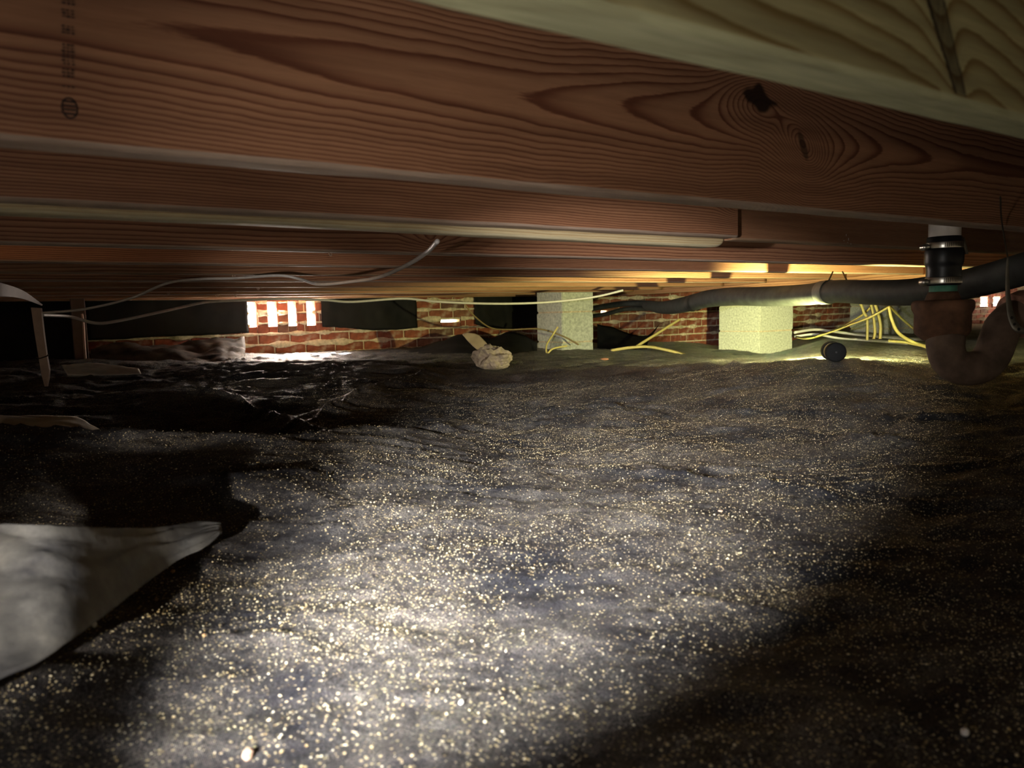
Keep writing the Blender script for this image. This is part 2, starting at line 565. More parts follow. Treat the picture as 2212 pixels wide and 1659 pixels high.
CREASES = [_cr([(-200, 940, 1.30), (0, 943, 1.32), (300, 949, 1.37), (550, 951, 1.42), (780, 937, 1.60), (1050, 950, 1.74)], .016, .016),
           _cr([(740, 948, 1.56), (900, 938, 1.75), (1200, 905, 2.05), (1500, 897, 2.05), (1750, 905, 1.92), (2000, 909, 1.78), (2300, 906, 1.72)], .014, .014),
           _cr([(350, 1040, 1.15), (540, 1035, 1.17), (712, 1030, 1.27)], .012, .012),
           _cr([(1350, 792, 2.95), (1500, 790, 2.85), (1650, 789, 2.62), (1800, 787, 2.55), (2020, 786, 2.65)], .010, .015),
           _cr([(640, 920, 1.9), (800, 850, 2.4), (960, 800, 3.0)], .022, .02),
           _cr([(420, 840, 2.5), (560, 880, 2.2), (740, 930, 1.75)], .022, .02),
           _cr([(480, 1140, 1.03), (620, 1142, 1.03), (760, 1150, 1.02)], .008, .012),
           _cr([(1050, 900, 2.1), (1300, 880, 2.2), (1560, 916, 1.86)], .010, .012),
           _cr([(1700, 930, 1.78), (1850, 958, 1.60), (2010, 955, 1.52)], .012, .012),
           _cr([(1450, 1290, .80), (1620, 1330, .755), (1850, 1360, .72)], .008, .016),
           _cr([(1300, 1010, 1.42), (1650, 1060, 1.24), (2100, 1105, 1.08)], .008, .015),
           _cr([(700, 1225, .90), (860, 1175, .97), (1010, 1160, 1.0)], .006, .010),
           _cr([(430, 1395, .69), (560, 1385, .70), (690, 1395, .69)], .006, .010)]


def ground(X, Y):
    X, Y = np.asarray(X, float), np.asarray(Y, float)
    g = ground_base(X, Y)
    d = np.hypot(X, Y)
    wx = X+.05*noise(X*5, Y*5, 11)
    wy = Y+.05*noise(X*5, Y*5, 12)
    wx2, wy2 = X+.012*noise(X*9, Y*9, 13), Y+.012*noise(X*9, Y*9, 14)
    c, s = math.cos(.45), math.sin(.45)
    ax, ay = wx*c-wy*s, wx*s+wy*c
    bx, by = wx*.98+wy*.2, wy*.98-wx*.2
    far = sstep((d-.5)/2.0)
    g = g+(.005+.014*far)*noise(ax*3.2, ay*6.5, 1)
    g = g+(.0070+.0100*far)*(.35-np.abs(noise(ax*5, ay*13, 2)))*1.6
    g = g+(.0035+.0045*far)*noise(wx*15, wy*22, 3)
    g = g+(.0026+.0026*far)*(.3-np.abs(noise(ax*20, ay*44, 4)))
    g = g+(.0014+.0010*far)*(.3-np.abs(noise(bx*30, by*62, 8)))
    for pts, hh, ww in CREASES:
        best = np.full(g.shape, 9.0)
        tt = np.zeros(g.shape)
        L = len(pts)-1
        for i in range(L):
            p, q = pts[i], pts[i+1]
            dx, dy = q[0]-p[0], q[1]-p[1]
            t = np.clip(((wx2-p[0])*dx+(wy2-p[1])*dy)/(dx*dx+dy*dy), 0, 1)
            dd = np.hypot(wx2-p[0]-t*dx, wy2-p[1]-t*dy)
            m = dd < best
            best = np.where(m, dd, best)
            tt = np.where(m, (i+t)/L, tt)
        g = g+hh*np.exp(-best/ww)*np.clip(4*tt*(1-tt)*2, 0, 1)
    return g


def gz(x, y):
    return float(ground(np.array([x]), np.array([y]))[0])


def on_ground(px, py, zmin=.3, zmax=9.0):
    """first hit of the line of sight with the sheet"""
    ds = np.linspace(zmin, zmax, 4000)
    d = ray(px, py)
    P = CAM[None]+ds[:, None]*d[None]
    below = P[:, 2] < ground(P[:, 0], P[:, 1])
    i = int(np.argmax(below)) if below.any() else len(ds)-1
    return P[i], ds[i]


def warp_axis(lo, hi, n, k):
    t = np.linspace(math.asinh(lo/k), math.asinh(hi/k), n)
    return np.sinh(t)*k


WALL_Y = 4.858
gx = warp_axis(-1.45, 11.9, 680, .55)
gy = warp_axis(-1.1, WALL_Y+.05, 560, .9)
GX, GY = np.meshgrid(gx, gy, indexing='ij')
GZ = ground(GX, GY)
me = grid_mesh('floor', np.stack([GX, GY, GZ], -1))
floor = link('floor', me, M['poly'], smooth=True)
tag(floor, 'rumpled black plastic sheet strewn with pale grains covering the whole ground', kind='structure')

# ------------------------------------------------------------------ shell
JZ = CZ+.1416            # underside of the joists
TOP = JZ+.235
bm = bmesh.new(); box_bm(bm, (-1.6, -1.2, TOP), (12.1, WALL_Y+.2, TOP+.03))
ceil = link('ceiling', bm_mesh(bm, 'ceiling'), M['ceiling'])
tag(ceil, 'dark wooden subfloor boards above the joists', kind='structure')


def holed_wall(bm, x0, x1, z0, z1, y0, y1, holes):
    xs = sorted({x0, x1, *[h[0] for h in holes], *[h[1] for h in holes]})
    zs = sorted({z0, z1, *[h[2] for h in holes], *[h[3] for h in holes]})
    for i in range(len(xs)-1):
        for k in range(len(zs)-1):
            cx, cz = (xs[i]+xs[i+1])/2, (zs[k]+zs[k+1])/2
            if any(h[0] < cx < h[1] and h[2] < cz < h[3] for h in holes):
                continue
            box_bm(bm, (xs[i], y0, zs[k]), (xs[i+1], y1, zs[k+1]))


def wx(px, py=690):
    return float(atY(px, py, WALL_Y)[0])


CH = .0677
Z0 = .241                      # a bed joint of the far wall
slots = [(wx(a), wx(b), Z0+CH*.72, Z0+3*CH+.004) for a, b in ((536, 554), (580, 599), (624, 641), (664, 682))]
slit = (wx(953), wx(994), Z0+CH*.60, Z0+CH*.88)
peep = (wx(1299), wx(1312), Z0+CH*.95, Z0+CH*1.45)
farv = [(wx(2117), wx(2133), Z0+CH*.45, Z0+CH*2.3), (wx(2145), wx(2160), Z0+CH*.45, Z0+CH*2.3)]
HOLES = slots+[slit, peep]+farv
wall = empty('wall_far', (0, WALL_Y, 0))
tag(wall, 'red brick foundation wall across the far end of the crawl space', kind='structure')
bm = bmesh.new()
holed_wall(bm, -1.6, 12.1, -.3, TOP+.02, .008, .10, HOLES)
link('mortar_bed', bm_mesh(bm, 'mortar_bed'), M['mortar'], wall)

# bricks, laid course by course around the openings
brick_meshes = {}


def brick_mesh(L, Hh, variant):
    key = (round(L, 3), round(Hh, 3), variant)
    if key in brick_meshes:
        return brick_meshes[key]
    bm = bmesh.new()
    box_bm(bm, (0, 0, 0), (L, .09, Hh))
    bmesh.ops.bevel(bm, geom=bm.edges[:], offset=min(.003, L*.2, Hh*.2), segments=1, affect='EDGES')
    r = random.Random(hash(key) & 0xffff if False else variant*31+int(L*1000))
    for v in bm.verts:
        v.co.x += r.uniform(-.0015, .0015); v.co.z += r.uniform(-.0015, .0015)
        if v.co.y < .05: v.co.y += r.uniform(-.002, .002)
    brick_meshes[key] = bm_mesh(bm, 'brick')
    brick_meshes[key].materials.append(M['brick'])
    return brick_meshes[key]


rr = random.Random(3)
stuff_boxes = []
mortar_strips = []
BL, BG = .203, .0105
X_END = 11.5
for n in range(-5, 7):
    zb = Z0+n*CH+BG/2
    hb = CH-BG
    hit = [h for h in HOLES if h[2] < zb+hb-.006 and h[3] > zb+.006]
    cuts = [(h[0], h[1]) for h in hit]
    fill = [(h[0], h[1], zb, h[2]-zb-.002) for h in hit if h[2] > zb+.012]+[(h[0], h[1], h[3]+.002, zb+hb-h[3]-.002) for h in hit if h[3] < zb+hb-.012]
    x = -1.5+(BL/2 if n % 2 else 0)
    spans = []
    while x < X_END:
        spans.append((x, x+BL-BG)); x += BL
    out = []
    for s, e in spans:
        parts = [(s, e)]
        for c0, c1 in cuts:
            nw = []
            for p, q in parts:
                if c1 <= p or c0 >= q: nw.append((p, q))
                else:
                    if c0-p > .012: nw.append((p, c0-.003))
                    if q-c1 > .012: nw.append((c1+.003, q))
            parts = nw
        out += parts
    for f0, f1, fz, fh in fill:
        if fh > .006:
            o = link('brick', brick_mesh(f1-f0, fh, 0), None, wall)
            o.location = (f0, 0, fz)
    for s, e in out:
        shown = -2 <= n <= 2 and s > .15 and s < 10.6
        L = round(e-s, 2) if abs((e-s)-(BL-BG)) > .002 else BL-BG
        y = rr.uniform(-.004, .003)
        if shown:
            o = link('brick', brick_mesh(e-s if L != BL-BG else L, hb, rr.randrange(5)), None, wall)
            o.location = (s, y, zb)
        else:
            stuff_boxes.append(((s, y, zb), (e, y+.08, zb+hb)))
bm = bmesh.new()
for lo, hi in stuff_boxes:
    box_bm(bm, lo, hi)
o = link('hidden_courses', bm_mesh(bm, 'hidden_courses'), M['brick'], wall)
o['kind'] = 'stuff'

# mortar squeezed out of the bed joints, ragged
V, Q = [], []
for n in range(-2, 4):
    z = Z0+n*CH
    xs = np.arange(.1, 10.8, .012)
    hgt = .010+.085*np.maximum(0, noise(xs*7, n*7.3, 21)+.05)+.022*np.abs(noise(xs*38, n*3.1, 22))
    prj = .006+.012*np.maximum(0, noise(xs*11, n*5.7, 23)+.15)
    drop = .010*np.maximum(0, noise(xs*14, n*2.9, 24)-.05)
    for i, xx in enumerate(xs):
        inside = any(h[0]-.004 < xx < h[1]+.004 and h[2]-.014 < z < h[3]+.014 for h in HOLES)
        b = len(V)
        V += [(xx, .010, z+hgt[i]*.5), (xx, -prj[i], z+hgt[i]*.35), (xx, -prj[i], z-hgt[i]*.4-drop[i]), (xx, .010, z-hgt[i]*.55-drop[i])]
        if i and not inside and not any(h[0]-.004 < xs[i-1] < h[1]+.004 and h[2]-.014 < z < h[3]+.014 for h in HOLES):
            for k in range(3):
                Q.append((b-4+k, b+k, b+k+1, b-4+k+1))
o = link('squeezed_mortar', soup('squeezed_mortar', V, Q), M['mortar'], wall, smooth=True)
tag(o, 'ragged pale mortar squeezed from the bed joints', kind='stuff')

for k, (xx, z_, r_) in enumerate(((slots[0][0]+.004, .335+.04, .016), (slots[0][0]+.006, .30, .012), (slots[0][0]+.002, .42, .010), (slots[1][0], .36, .009), (slots[2][1], .315, .008), (slots[3][1]-.002, .375, .017), (slots[3][0], .32, .008))):
    bm = bmesh.new(); bmesh.ops.create_icosphere(bm, subdivisions=2, radius=r_)
    for v_ in bm.verts:
        v_.co *= 1+.25*float(noise(v_.co.x*90+k, v_.co.z*90+v_.co.y*50, 25))
    o = link('mortar_lump', bm_mesh(bm, 'mortar_lump'), M['mortar'], wall, smooth=True)
    o.location = (xx, .02, z_)
for nm, lo, hi in (('wall_left', (-1.6, -1.2, -.3), (-1.5, WALL_Y+.1, TOP+.02)), ('wall_right', (12.0, -1.2, -.3), (12.1, WALL_Y+.1, TOP+.02)),
                   ('wall_near', (-1.6, -1.25, -.3), (12.1, -1.15, TOP+.02))):
    bm = bmesh.new(); box_bm(bm, lo, hi)
    tag(link(nm, bm_mesh(bm, nm), M['mortar']), 'plain foundation wall outside the picture', kind='structure')

# ------------------------------------------------------------------ joists


def board(name, x0, x1, y0, y1, z0, z1, mat, ring, knot=None, ns=200, nv=30, nb=6, parent=None, bow=None, round_end=False, dense=None):
    """a plank along X, its cross-section a closed loop, growth-ring phase on every vertex"""
    c = .004
    prof = []
    for t in np.linspace(0, 1, nv): prof.append((y0, z1-c+(z0+c-(z1-c))*t))       # front, top to bottom
    for t in np.linspace(0, 1, nb): prof.append((y0+c+(y1-y0-2*c)*t, z0))           # underside
    for t in np.linspace(0, 1, 4): prof.append((y1, z0+c+(z1-z0-2*c)*t))
    prof.append((y1-c, z1)); prof.append((y0+c, z1))
    prof = np.array(prof)
    xs = np.linspace(x0, x1, ns)
    if dense:
        k = ns//10
        xs = np.concatenate([np.linspace(x0, dense[0], k)[:-1], np.linspace(dense[0], dense[1], ns-2*k), np.linspace(dense[1], x1, k)[1:]])
        ns = len(xs)
    if round_end:
        xs = np.concatenate([np.linspace(x0, x1-.06, ns-14), x1-.06*(1-np.linspace(0, 1, 15)[1:])])
        ns = len(xs)
    X = np.repeat(xs[:, None], len(prof), 1)
    Yy = np.repeat(prof[None, :, 0], ns, 0).copy()
    Z = np.repeat(prof[None, :, 1], ns, 0).copy()
    if round_end:
        t = np.clip((X-(x1-.06))/.06, 0, 1)
        lift = .012*(1-np.sqrt(np.maximum(0, 1-t**4)))
        Z = np.where(Z < z0+.02, Z+lift, Z)
    ph = ring(X, Yy, Z)
    kn = knot(X, Yy, Z) if knot else np.zeros_like(X)
    Yo = Yy+.0006*noise(X*6, Z*20, 5)
    Z2 = Z+(bow(X) if bow else 0)
    Z2 = np.where(np.abs(Z-z0) < c*1.5, Z2+.0012*noise(X*9, Yy*30, 6), Z2)
    G = np.stack([X, Yo, Z2], -1)
    me = grid_mesh(name, G, close_v=True)
    for nm, val in (('ring', ph), ('knot', kn)):
        at_ = me.attributes.new(nm, 'FLOAT', 'POINT')
        at_.data.foreach_set('value', val.reshape(-1).astype(np.float32))
    bm = bmesh.new(); bm.from_mesh(me); bm.verts.ensure_lookup_table()
    m = len(prof)
    bm.faces.new([bm.verts[i] for i in range(m)])
    bm.faces.new([bm.verts[(ns-1)*m+i] for i in reversed(range(m))])
    bmesh.ops.recalc_face_normals(bm, faces=bm.faces)
    bm.to_mesh(me); bm.free()
    return link(name, me, mat, parent)


def ring_random(seed, z0, pitch=.007):
    r = random.Random(seed)
    vc = z0+r.uniform(.02, .22); d0 = r.uniform(1, 4); k = r.uniform(500, 1500)
    tilt = r.uniform(-.012, .012); sl = r.uniform(-1.2, 1.2)

    def f(X, Y, Z):
        v = Z-vc-tilt*X+.005*noise(X*3, Z*10, seed)+.002*noise(X*12, Z*40, seed+1)
        ph = sl*X+d0+k*v*v+.4*noise(X*2, Z*8, seed+2)
        for q in range(2):
            kx, kz = r0[q]
            rad2 = ((X-kx)/1.6)**2+(Z-kz)**2
            ph = ph-3*np.exp(-rad2/.0007)
        return ph+(Y*60)
    r0 = [(r.uniform(.2, 3), z0+r.uniform(.02, .12)) for _ in range(2)]
    return f


# joist right over the lens: pale green treated timber
Y1B = .7214
SP = .4064


def k0pt(px, py, Y):
    P = atY(px, py, Y)
    return float(P[0]), float(P[2])


J0F = Y1B-SP-.038
k0a = k0pt(2010, -40, J0F); k0b = k0pt(2075, 205, J0F)


def ring0(X, Y, Z):
    v = Z-JZ
    w = v-.012*np.sin((X-.25)*6.5)+.16*(X-.4)+.004*noise(X*9, Z*22, 41)+.0018*noise(X*30, Z*50, 42)
    ph = w*58+30*(Y-J0F)+1.1*noise(X*2.2, Z*3, 43)
    tx = k0a[0]+(k0b[0]-k0a[0])*(Z-k0a[1])/(k0b[1]-k0a[1])
    ph = ph+1.2*np.exp(-((X-tx)/.02)**2)*sstep((Z-k0b[1]+.02)/.03)
    return ph


def knot0(X, Y, Z):
    t = (Z-k0a[1])/(k0b[1]-k0a[1])
    tx = k0a[0]+(k0b[0]-k0a[0])*t
    wd = .012*(1.15-.45*t)
    e = np.abs(X-tx)/wd
    inside = (e < 1)*(t < 1.0)*(Y < J0F+.002)
    return np.where(inside > 0, .62+.38*sstep((e-.45)/.4)*(X < tx)+.3*sstep((e-.7)/.25)+.25*noise(X*300, Z*25, 44), 0).clip(0, 1)


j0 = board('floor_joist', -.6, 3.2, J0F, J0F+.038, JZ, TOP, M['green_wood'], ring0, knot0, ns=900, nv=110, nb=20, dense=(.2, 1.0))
tag(j0, 'pale green treated joist nearest the lens with a dark slot-shaped knot, top right', 'joist', 'floor joists')

# first red joist, with its cathedral figure and knots
J1F = Y1B-.038
kn1 = k0pt(1640, 212, J1F); kn2 = k0pt(1735, 315, J1F)
tips = [k0pt(600, 108, J1F), k0pt(1165, 212, J1F), k0pt(1370, 232, J1F), k0pt(1525, 250, J1F)]


def ring1(X, Y, Z):
    Xw = X+.02*noise(X*5, Z*22, 51)+.006*noise(X*16, Z*60, 57)
    vc = np.interp(X, [-1, tips[0][0], tips[1][0], tips[2][0], tips[3][0], kn1[0], kn2[0], 3.0],
                   [tips[0][1]+.02, tips[0][1], tips[1][1], tips[2][1], tips[3][1], kn1[1]-.02, kn2[1]+.012, kn2[1]+.03])
    d = np.interp(Xw, [-1, tips[0][0]-.12, tips[0][0], tips[1][0], tips[2][0], tips[3][0], kn1[0], kn2[0]+.02, kn2[0]+.22, kn2[0]+.45, 3.0],
                  [4.9, 3.95, 3.8, 2.8, 1.8, .8, .3, .2, 2.2, 3.6, 5])
    dv = Z-vc+.006*noise(X*4, Z*9, 52)+.0022*noise(X*17, Z*24, 53)+.0006*noise(X*50, Z*60, 54)
    ph = d+1350*np.abs(dv)**2.0+.3*noise(X*3, Z*14, 55)
    u, v = px1(X, Z, kn2)
    q = np.sqrt((u-.30*v)**2+(v/1.45)**2)+3*noise(X*40, Z*40, 58)
    ph = ph-7.5*np.exp(-(q/42)**2)-3.0*np.exp(-(q/105)**2)
    u, v = px1(X, Z, kn1)
    q = np.sqrt(u*u*.8+(v-14)**2)
    ph = ph-6.0*np.exp(-(q/52)**2)
    return ph+(Y-J1F)*80


def px1(X, Z, kn):
    a, b = k0pt(1640, 212, J1F), k0pt(1650, 212, J1F)
    c = k0pt(1640, 222, J1F)
    return (X-kn[0])/((b[0]-a[0])/10), (Z-kn[1])/((c[1]-a[1])/10)   # v grows downwards


def knot1(X, Y, Z):
    u, v = px1(X, Z, kn1)
    e = np.abs(u)/44+np.abs(v-.12*u)/36+.5*noise(X*40, Z*55, 56)
    a = 1-sstep((e-.72)/.30)
    u, v = px1(X, Z, kn2)
    b = .7*(1-sstep((((u-.3*v)/9)**2+(v/34)**2-.5)/.7))
    return np.where(Y < J1F+.003, np.maximum(a*.95, b), 0)


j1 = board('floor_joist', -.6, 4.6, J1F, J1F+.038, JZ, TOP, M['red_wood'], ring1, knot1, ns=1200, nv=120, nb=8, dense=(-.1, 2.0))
tag(j1, 'large reddish joist crossing the whole picture with a dark knot and swirling grain', 'joist', 'floor joists')

# grade stamp inked on its left end: a column of illegible characters over a barred oval


def ink_quad(V, Q, cx, cz, w, h):
    b = len(V)
    V += [(cx-w/2, 0, cz-h/2), (cx+w/2, 0, cz-h/2), (cx+w/2, 0, cz+h/2), (cx-w/2, 0, cz+h/2)]
    Q.append((b, b+1, b+2, b+3))


V, Q = [], []
s1 = k0pt(150, 234, J1F)
sc = 720/1602/1.0*.001*1.0
PXM = float(np.linalg.norm(np.array(k0pt(151, 234, J1F))-np.array(k0pt(150, 234, J1F))))
rr = random.Random(9)
N = 28
for i in range(N):                       # oval rim
    a0, a1 = 2*math.pi*i/N, 2*math.pi*(i+1)/N
    b = len(V)
    for aa, r in ((a0, 1), (a1, 1), (a1, .84), (a0, .84)):
        V.append((s1[0]+18*PXM*r*math.cos(aa), 0, s1[1]+26*PXM*r*math.sin(aa)))
    Q.append((b, b+1, b+2, b+3))
for dz in (-14, -4, 6, 15):
    ink_quad(V, Q, s1[0], s1[1]+dz*PXM, 28*PXM*math.sqrt(max(.1, 1-(dz/26)**2)), 4.5*PXM)
for cy, n in ((188, 1), (158, 3), (125, 5), (105, 3), (65, 3), (30, 3), (5, 2)):
    p = k0pt(147, cy, J1F)
    for k in range(n):
        zz = p[1]+(k-(n-1)/2)*7.5*PXM
        for q in range(3):
            ink_quad(V, Q, p[0]+(q-1)*9.5*PXM+rr.uniform(-1, 1)*PXM, zz, rr.uniform(5, 9)*PXM, rr.uniform(2.5, 5)*PXM)
stamp = link('grade_stamp', soup('grade_stamp', V, Q), M['ink'], j1)
stamp.location = (0, J1F-.0009, 0)
tag(stamp, 'faded black ink stamp ending in a barred oval')

# second joist: red front ply that stops short, pale board hung behind it, darker length beyond
J2B = Y1B+SP
xe = float(atY(1563, 500, J2B-.076)[0])
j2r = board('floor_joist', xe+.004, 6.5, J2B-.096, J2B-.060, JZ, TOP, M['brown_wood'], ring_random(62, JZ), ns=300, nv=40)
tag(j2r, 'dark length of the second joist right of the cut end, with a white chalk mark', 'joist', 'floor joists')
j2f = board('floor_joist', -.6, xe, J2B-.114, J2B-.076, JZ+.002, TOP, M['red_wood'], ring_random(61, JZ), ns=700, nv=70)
tag(j2f, 'reddish second joist with fine even grain that stops short at its cut end', 'joist', 'floor joists')


def bow2(X):
    return -.007-.008*sstep((X-.2)/1.1)


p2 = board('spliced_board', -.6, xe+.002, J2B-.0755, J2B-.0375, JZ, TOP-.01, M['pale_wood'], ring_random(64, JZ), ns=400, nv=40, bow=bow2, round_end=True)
tag(p2, 'pale board hung behind the second joist, rounded end showing below it', 'board')
V, Q = [], []
rr = random.Random(4)
for (px, py, w, h) in ((1827, 508, 4, 10), (1832, 517, 5, 12), (1837, 527, 4, 8), (1822, 520, 6, 4), (1830, 524, 7, 3)):
    p = k0pt(px, py, J2B-.096)
    ink_quad(V, Q, p[0], p[1], w*PXM*2.0, h*PXM*1.5)
ch = link('chalk_mark', soup('chalk_mark', V, Q), M['chalk'], j2r)
ch.location = (0, J2B-.0972, 0)

# the row of joists beyond
HX = 3.60                       # header they run into
NUM = ['third', 'fourth', 'fifth', 'sixth', 'seventh', 'eighth', 'ninth', 'tenth', 'eleventh']
DZ = [0, -.004, -.002, .0, -.001, .0, .001, 0]
for i in range(3, 12):
    yb = Y1B+(i-1)*SP
    if yb > WALL_Y-.03: break
    last = 7.0 if i < 4 else HX-.002-.12*(i % 2 == 0)
    if i == 4: last = HX-.002
    z0 = JZ+random.Random(i).uniform(-.002, .002)
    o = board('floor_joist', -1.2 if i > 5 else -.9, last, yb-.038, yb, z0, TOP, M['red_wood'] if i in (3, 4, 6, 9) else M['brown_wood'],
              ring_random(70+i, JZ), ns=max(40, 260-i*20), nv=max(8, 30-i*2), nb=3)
    tag(o, '%s joist counted from the lens, a thin brown line among the stacked far joists' % NUM[i-3] if i > 4 else
        ('third joist from the lens, dark brown and shadowed above the curved white cable' if i == 3 else 'fourth joist from the lens, its left end glowing orange'), 'joist', 'floor joists')

hd = empty('header_beam', (HX, 3.2, JZ))
tag(hd, 'yellow-lit header beam running away behind the joist ends above the grey sleeve', 'beam')
bmw = board('beam_ply', -1.65, 1.62, 0, .038, -.022, .23, M['brown_wood'], ring_random(91, 0), ns=160, nv=24, nb=3, parent=hd)
bmw.rotation_euler = (0, 0, -math.pi/2)
bmw2 = board('beam_ply', -1.65, 1.62, .040, .078, -.018, .23, M['brown_wood'], ring_random(92, 0), ns=60, nv=8, nb=3, parent=hd)
bmw2.rotation_euler = (0, 0, -math.pi/2)

# ------------------------------------------------------------------ block piers


def pier(label, cx, cy, rz, sx, sy, courses, zb, bh=.194):
    t = empty('block_pier', (cx, cy, zb), rz)
    tag(t, label, 'pier', 'concrete block piers')
    r = random.Random(int(cx*100))
    for k in range(courses):
        bm = bmesh.new()
        box_bm(bm, (-sx/2, -sy/2, k*(bh+.009)), (sx/2, sy/2, k*(bh+.009)+bh))
        bmesh.ops.bevel(bm, geom=bm.edges[:], offset=.006, segments=2, affect='EDGES')
        o = link('block', bm_mesh(bm, 'block'), M['block'], t)
        o.location = (r.uniform(-.004, .004), r.uniform(-.004, .004), 0)
        if k:
            bm = bmesh.new()
            box_bm(bm, (-sx/2+.008, -sy/2+.008, k*(bh+.009)-.012), (sx/2-.008, sy/2-.008, k*(bh+.009)+.003))
            link('mortar_joint', bm_mesh(bm, 'mortar_joint'), M['mortar'], t)
    return t


P = at(1632, 710, 5.9)
pier('brightly lit yellow-green concrete block pier beyond the torch', P[0], P[1], 0, .40, .40, 3, .355-.203*2)
P = at(1221, 710, 5.2)
pier('dim grey-green block pier at centre with a thin wire crossing it', P[0], P[1], 0, .27, .30, 3, .335-.203*2)
P = at(1905, 690, 6.8)
pier('pale block pier half hidden by yellow cables', P[0], P[1], 0, .40, .38, 3, .32-.203*2)

# ------------------------------------------------------------------ black sheeting hung on the far wall


def wall_sheet(label, x0, x1, top, bottom, off=.03, seed=1, mat='poly_clean', name='plastic_sheet'):
    """bottom: list of (px, py) of the lower edge on the wall plane"""
    b = np.array([[wx(p), atY(p, q, WALL_Y)[2]] for p, q in bottom])
    xs = np.linspace(wx(x0), wx(x1), 46)
    zb = np.interp(xs, b[:, 0], b[:, 1])+.004*noise(xs*20, 0, seed)
    v = np.linspace(0, 1, 14)
    X = np.repeat(xs[:, None], 14, 1)+.006*noise(np.repeat(v[None], 46, 0)*4, xs[:, None]*0+seed, seed)
    Z = top+(zb[:, None]-top)*v[None]
    Y = WALL_Y-off-.012*noise(X*6, Z*6, seed)-.006*noise(X*18, Z*14, seed+1)
    o = sheet(name, np.stack([X, Y, Z], -1), M[mat], .003)
    tag(o, label, 'plastic sheet')
    return o


wall_sheet('long black plastic sheet hung on the brick left of the four vent slots', 186, 533, JZ+.02,
           [(186, 735), (260, 733), (330, 727), (420, 725), (533, 719)], seed=3)
wall_sheet('black plastic sheet covering the brick at the far left corner behind the post', -420, 184, JZ+.02,
           [(-420, 790), (0, 790), (100, 790), (184, 780)], seed=2)
wall_sheet('black plastic sheet hung on the brick right of the four vent slots', 692, 897, JZ+.02,
           [(692, 706), (740, 708), (800, 714), (860, 712), (897, 708)], seed=5)
wall_sheet('black plastic sheet on the brick between the thin slit of light and the centre pier', 1022, 1160, JZ+.02,
           [(1022, 700), (1045, 708), (1080, 712), (1160, 706)], seed=7)

# folds of ground sheet heaped against the wall
def fold(label, curves, mat='poly_clean', amp=.01, nu=40, nv=18, seed=1, name='plastic_fold', cat='plastic fold', scale=7, thick=.002):
    o = sheet(name, loft(curves, nu, nv, amp, scale, seed), M[mat], thick)
    tag(o, label, cat)
    return o


fold('dark crumpled plastic heaped against the brick wall left of the sun patch',
     [[(196, 757, 4.08), (260, 740, 4.17), (330, 750, 4.28), (420, 737, 4.40), (480, 730, 4.48), (528, 726, 4.56)],
      [(196, 778, 3.98), (260, 762, 4.05), (330, 752, 4.12), (420, 765, 4.2), (480, 757, 4.28), (530, 754, 4.45)],
      [(196, 805, 3.85), (270, 800, 3.9), (340, 804, 3.95), (420, 800, 4.0), (480, 790, 4.08), (526, 779, 4.25)]], amp=.03, seed=4, mat='poly_dull')
fold('black plastic heap rising against the wall behind the crumpled foam lump',
     [[(880, 757, 5.0), (950, 738, 5.0), (1000, 722, 5.0), (1060, 730, 5.0), (1105, 716, 5.05), (1160, 740, 5.1)],
      [(880, 768, 4.6), (950, 765, 4.6), (1000, 762, 4.6), (1060, 762, 4.6), (1105, 760, 4.7), (1160, 765, 4.8)],
      [(880, 785, 4.1), (950, 788, 4.1), (1000, 790, 4.1), (1060, 790, 4.1), (1105, 788, 4.2), (1160, 785, 4.3)]], amp=.012, seed=6)
fold('black plastic wedge sagging between the centre pier and the lit brick',
     [[(1290, 700, 5.55), (1325, 708, 5.6), (1365, 722, 5.65), (1400, 724, 5.7), (1425, 700, 5.8)],
      [(1290, 740, 5.4), (1325, 740, 5.4), (1365, 742, 5.45), (1385, 742, 5.5), (1400, 740, 5.5)],
      [(1290, 764, 5.15), (1325, 764, 5.1), (1365, 764, 5.1), (1385, 763, 5.15), (1400, 762, 5.2)]], amp=.008, seed=8)
fold('pale flat strip of sheeting lying on the dark bank at far left',
     [[(133, 789, 3.0), (190, 784, 3.02), (240, 788, 3.04), (300, 797, 3.06)],
      [(146, 811, 2.92), (200, 811, 2.94), (250, 810, 2.96), (305, 808, 3.0)]], mat='white_sheet', amp=.004, seed=9, name='sheet_strip', cat='sheet strip')
fold('shiny dark fold of sheeting with a pale torn edge at the left margin',
     [[(-60, 897, 1.62), (60, 898, 1.64), (150, 900, 1.66), (175, 905, 1.67), (215, 928, 1.62), (243, 941, 1.55)],
      [(-60, 935, 1.50), (60, 936, 1.50), (150, 938, 1.50), (175, 940, 1.50), (215, 944, 1.48), (243, 947, 1.46)]], mat='white_sheet', amp=.004, seed=10)
fold('pinkish sheet corner slanting down at the far left edge under the joists',
     [[(-60, 595, 2.2), (0, 610, 2.3), (50, 628, 2.5), (92, 658, 2.75)],
      [(-60, 645, 2.2), (0, 641, 2.3), (45, 645, 2.5), (90, 660, 2.75)]], mat='tan_dim', amp=.0, seed=11, name='hanging_sheet', cat='sheet')
fold('small pale flap of sheeting lying against the lit pier foot',
     [[(1520, 770, 5.3), (1545, 757, 5.4), (1600, 757, 5.45), (1655, 768, 5.45)],
      [(1500, 780, 4.9), (1545, 777, 4.9), (1600, 776, 4.95), (1665, 776, 5.0)]], mat='grey_sheet', amp=.01, seed=12)

# the big grey flap in the left foreground


def flap_pt(px, py, lift):
    P, d = on_ground(px, py)
    # raise the sheet: move toward the lens along the sight line until it clears the ground by lift
    for dd in np.linspace(d, d*.6, 300):
        Q = at(px, py, dd)
        if Q[2]-gz(Q[0], Q[1]) >= lift: return Q
    return Q


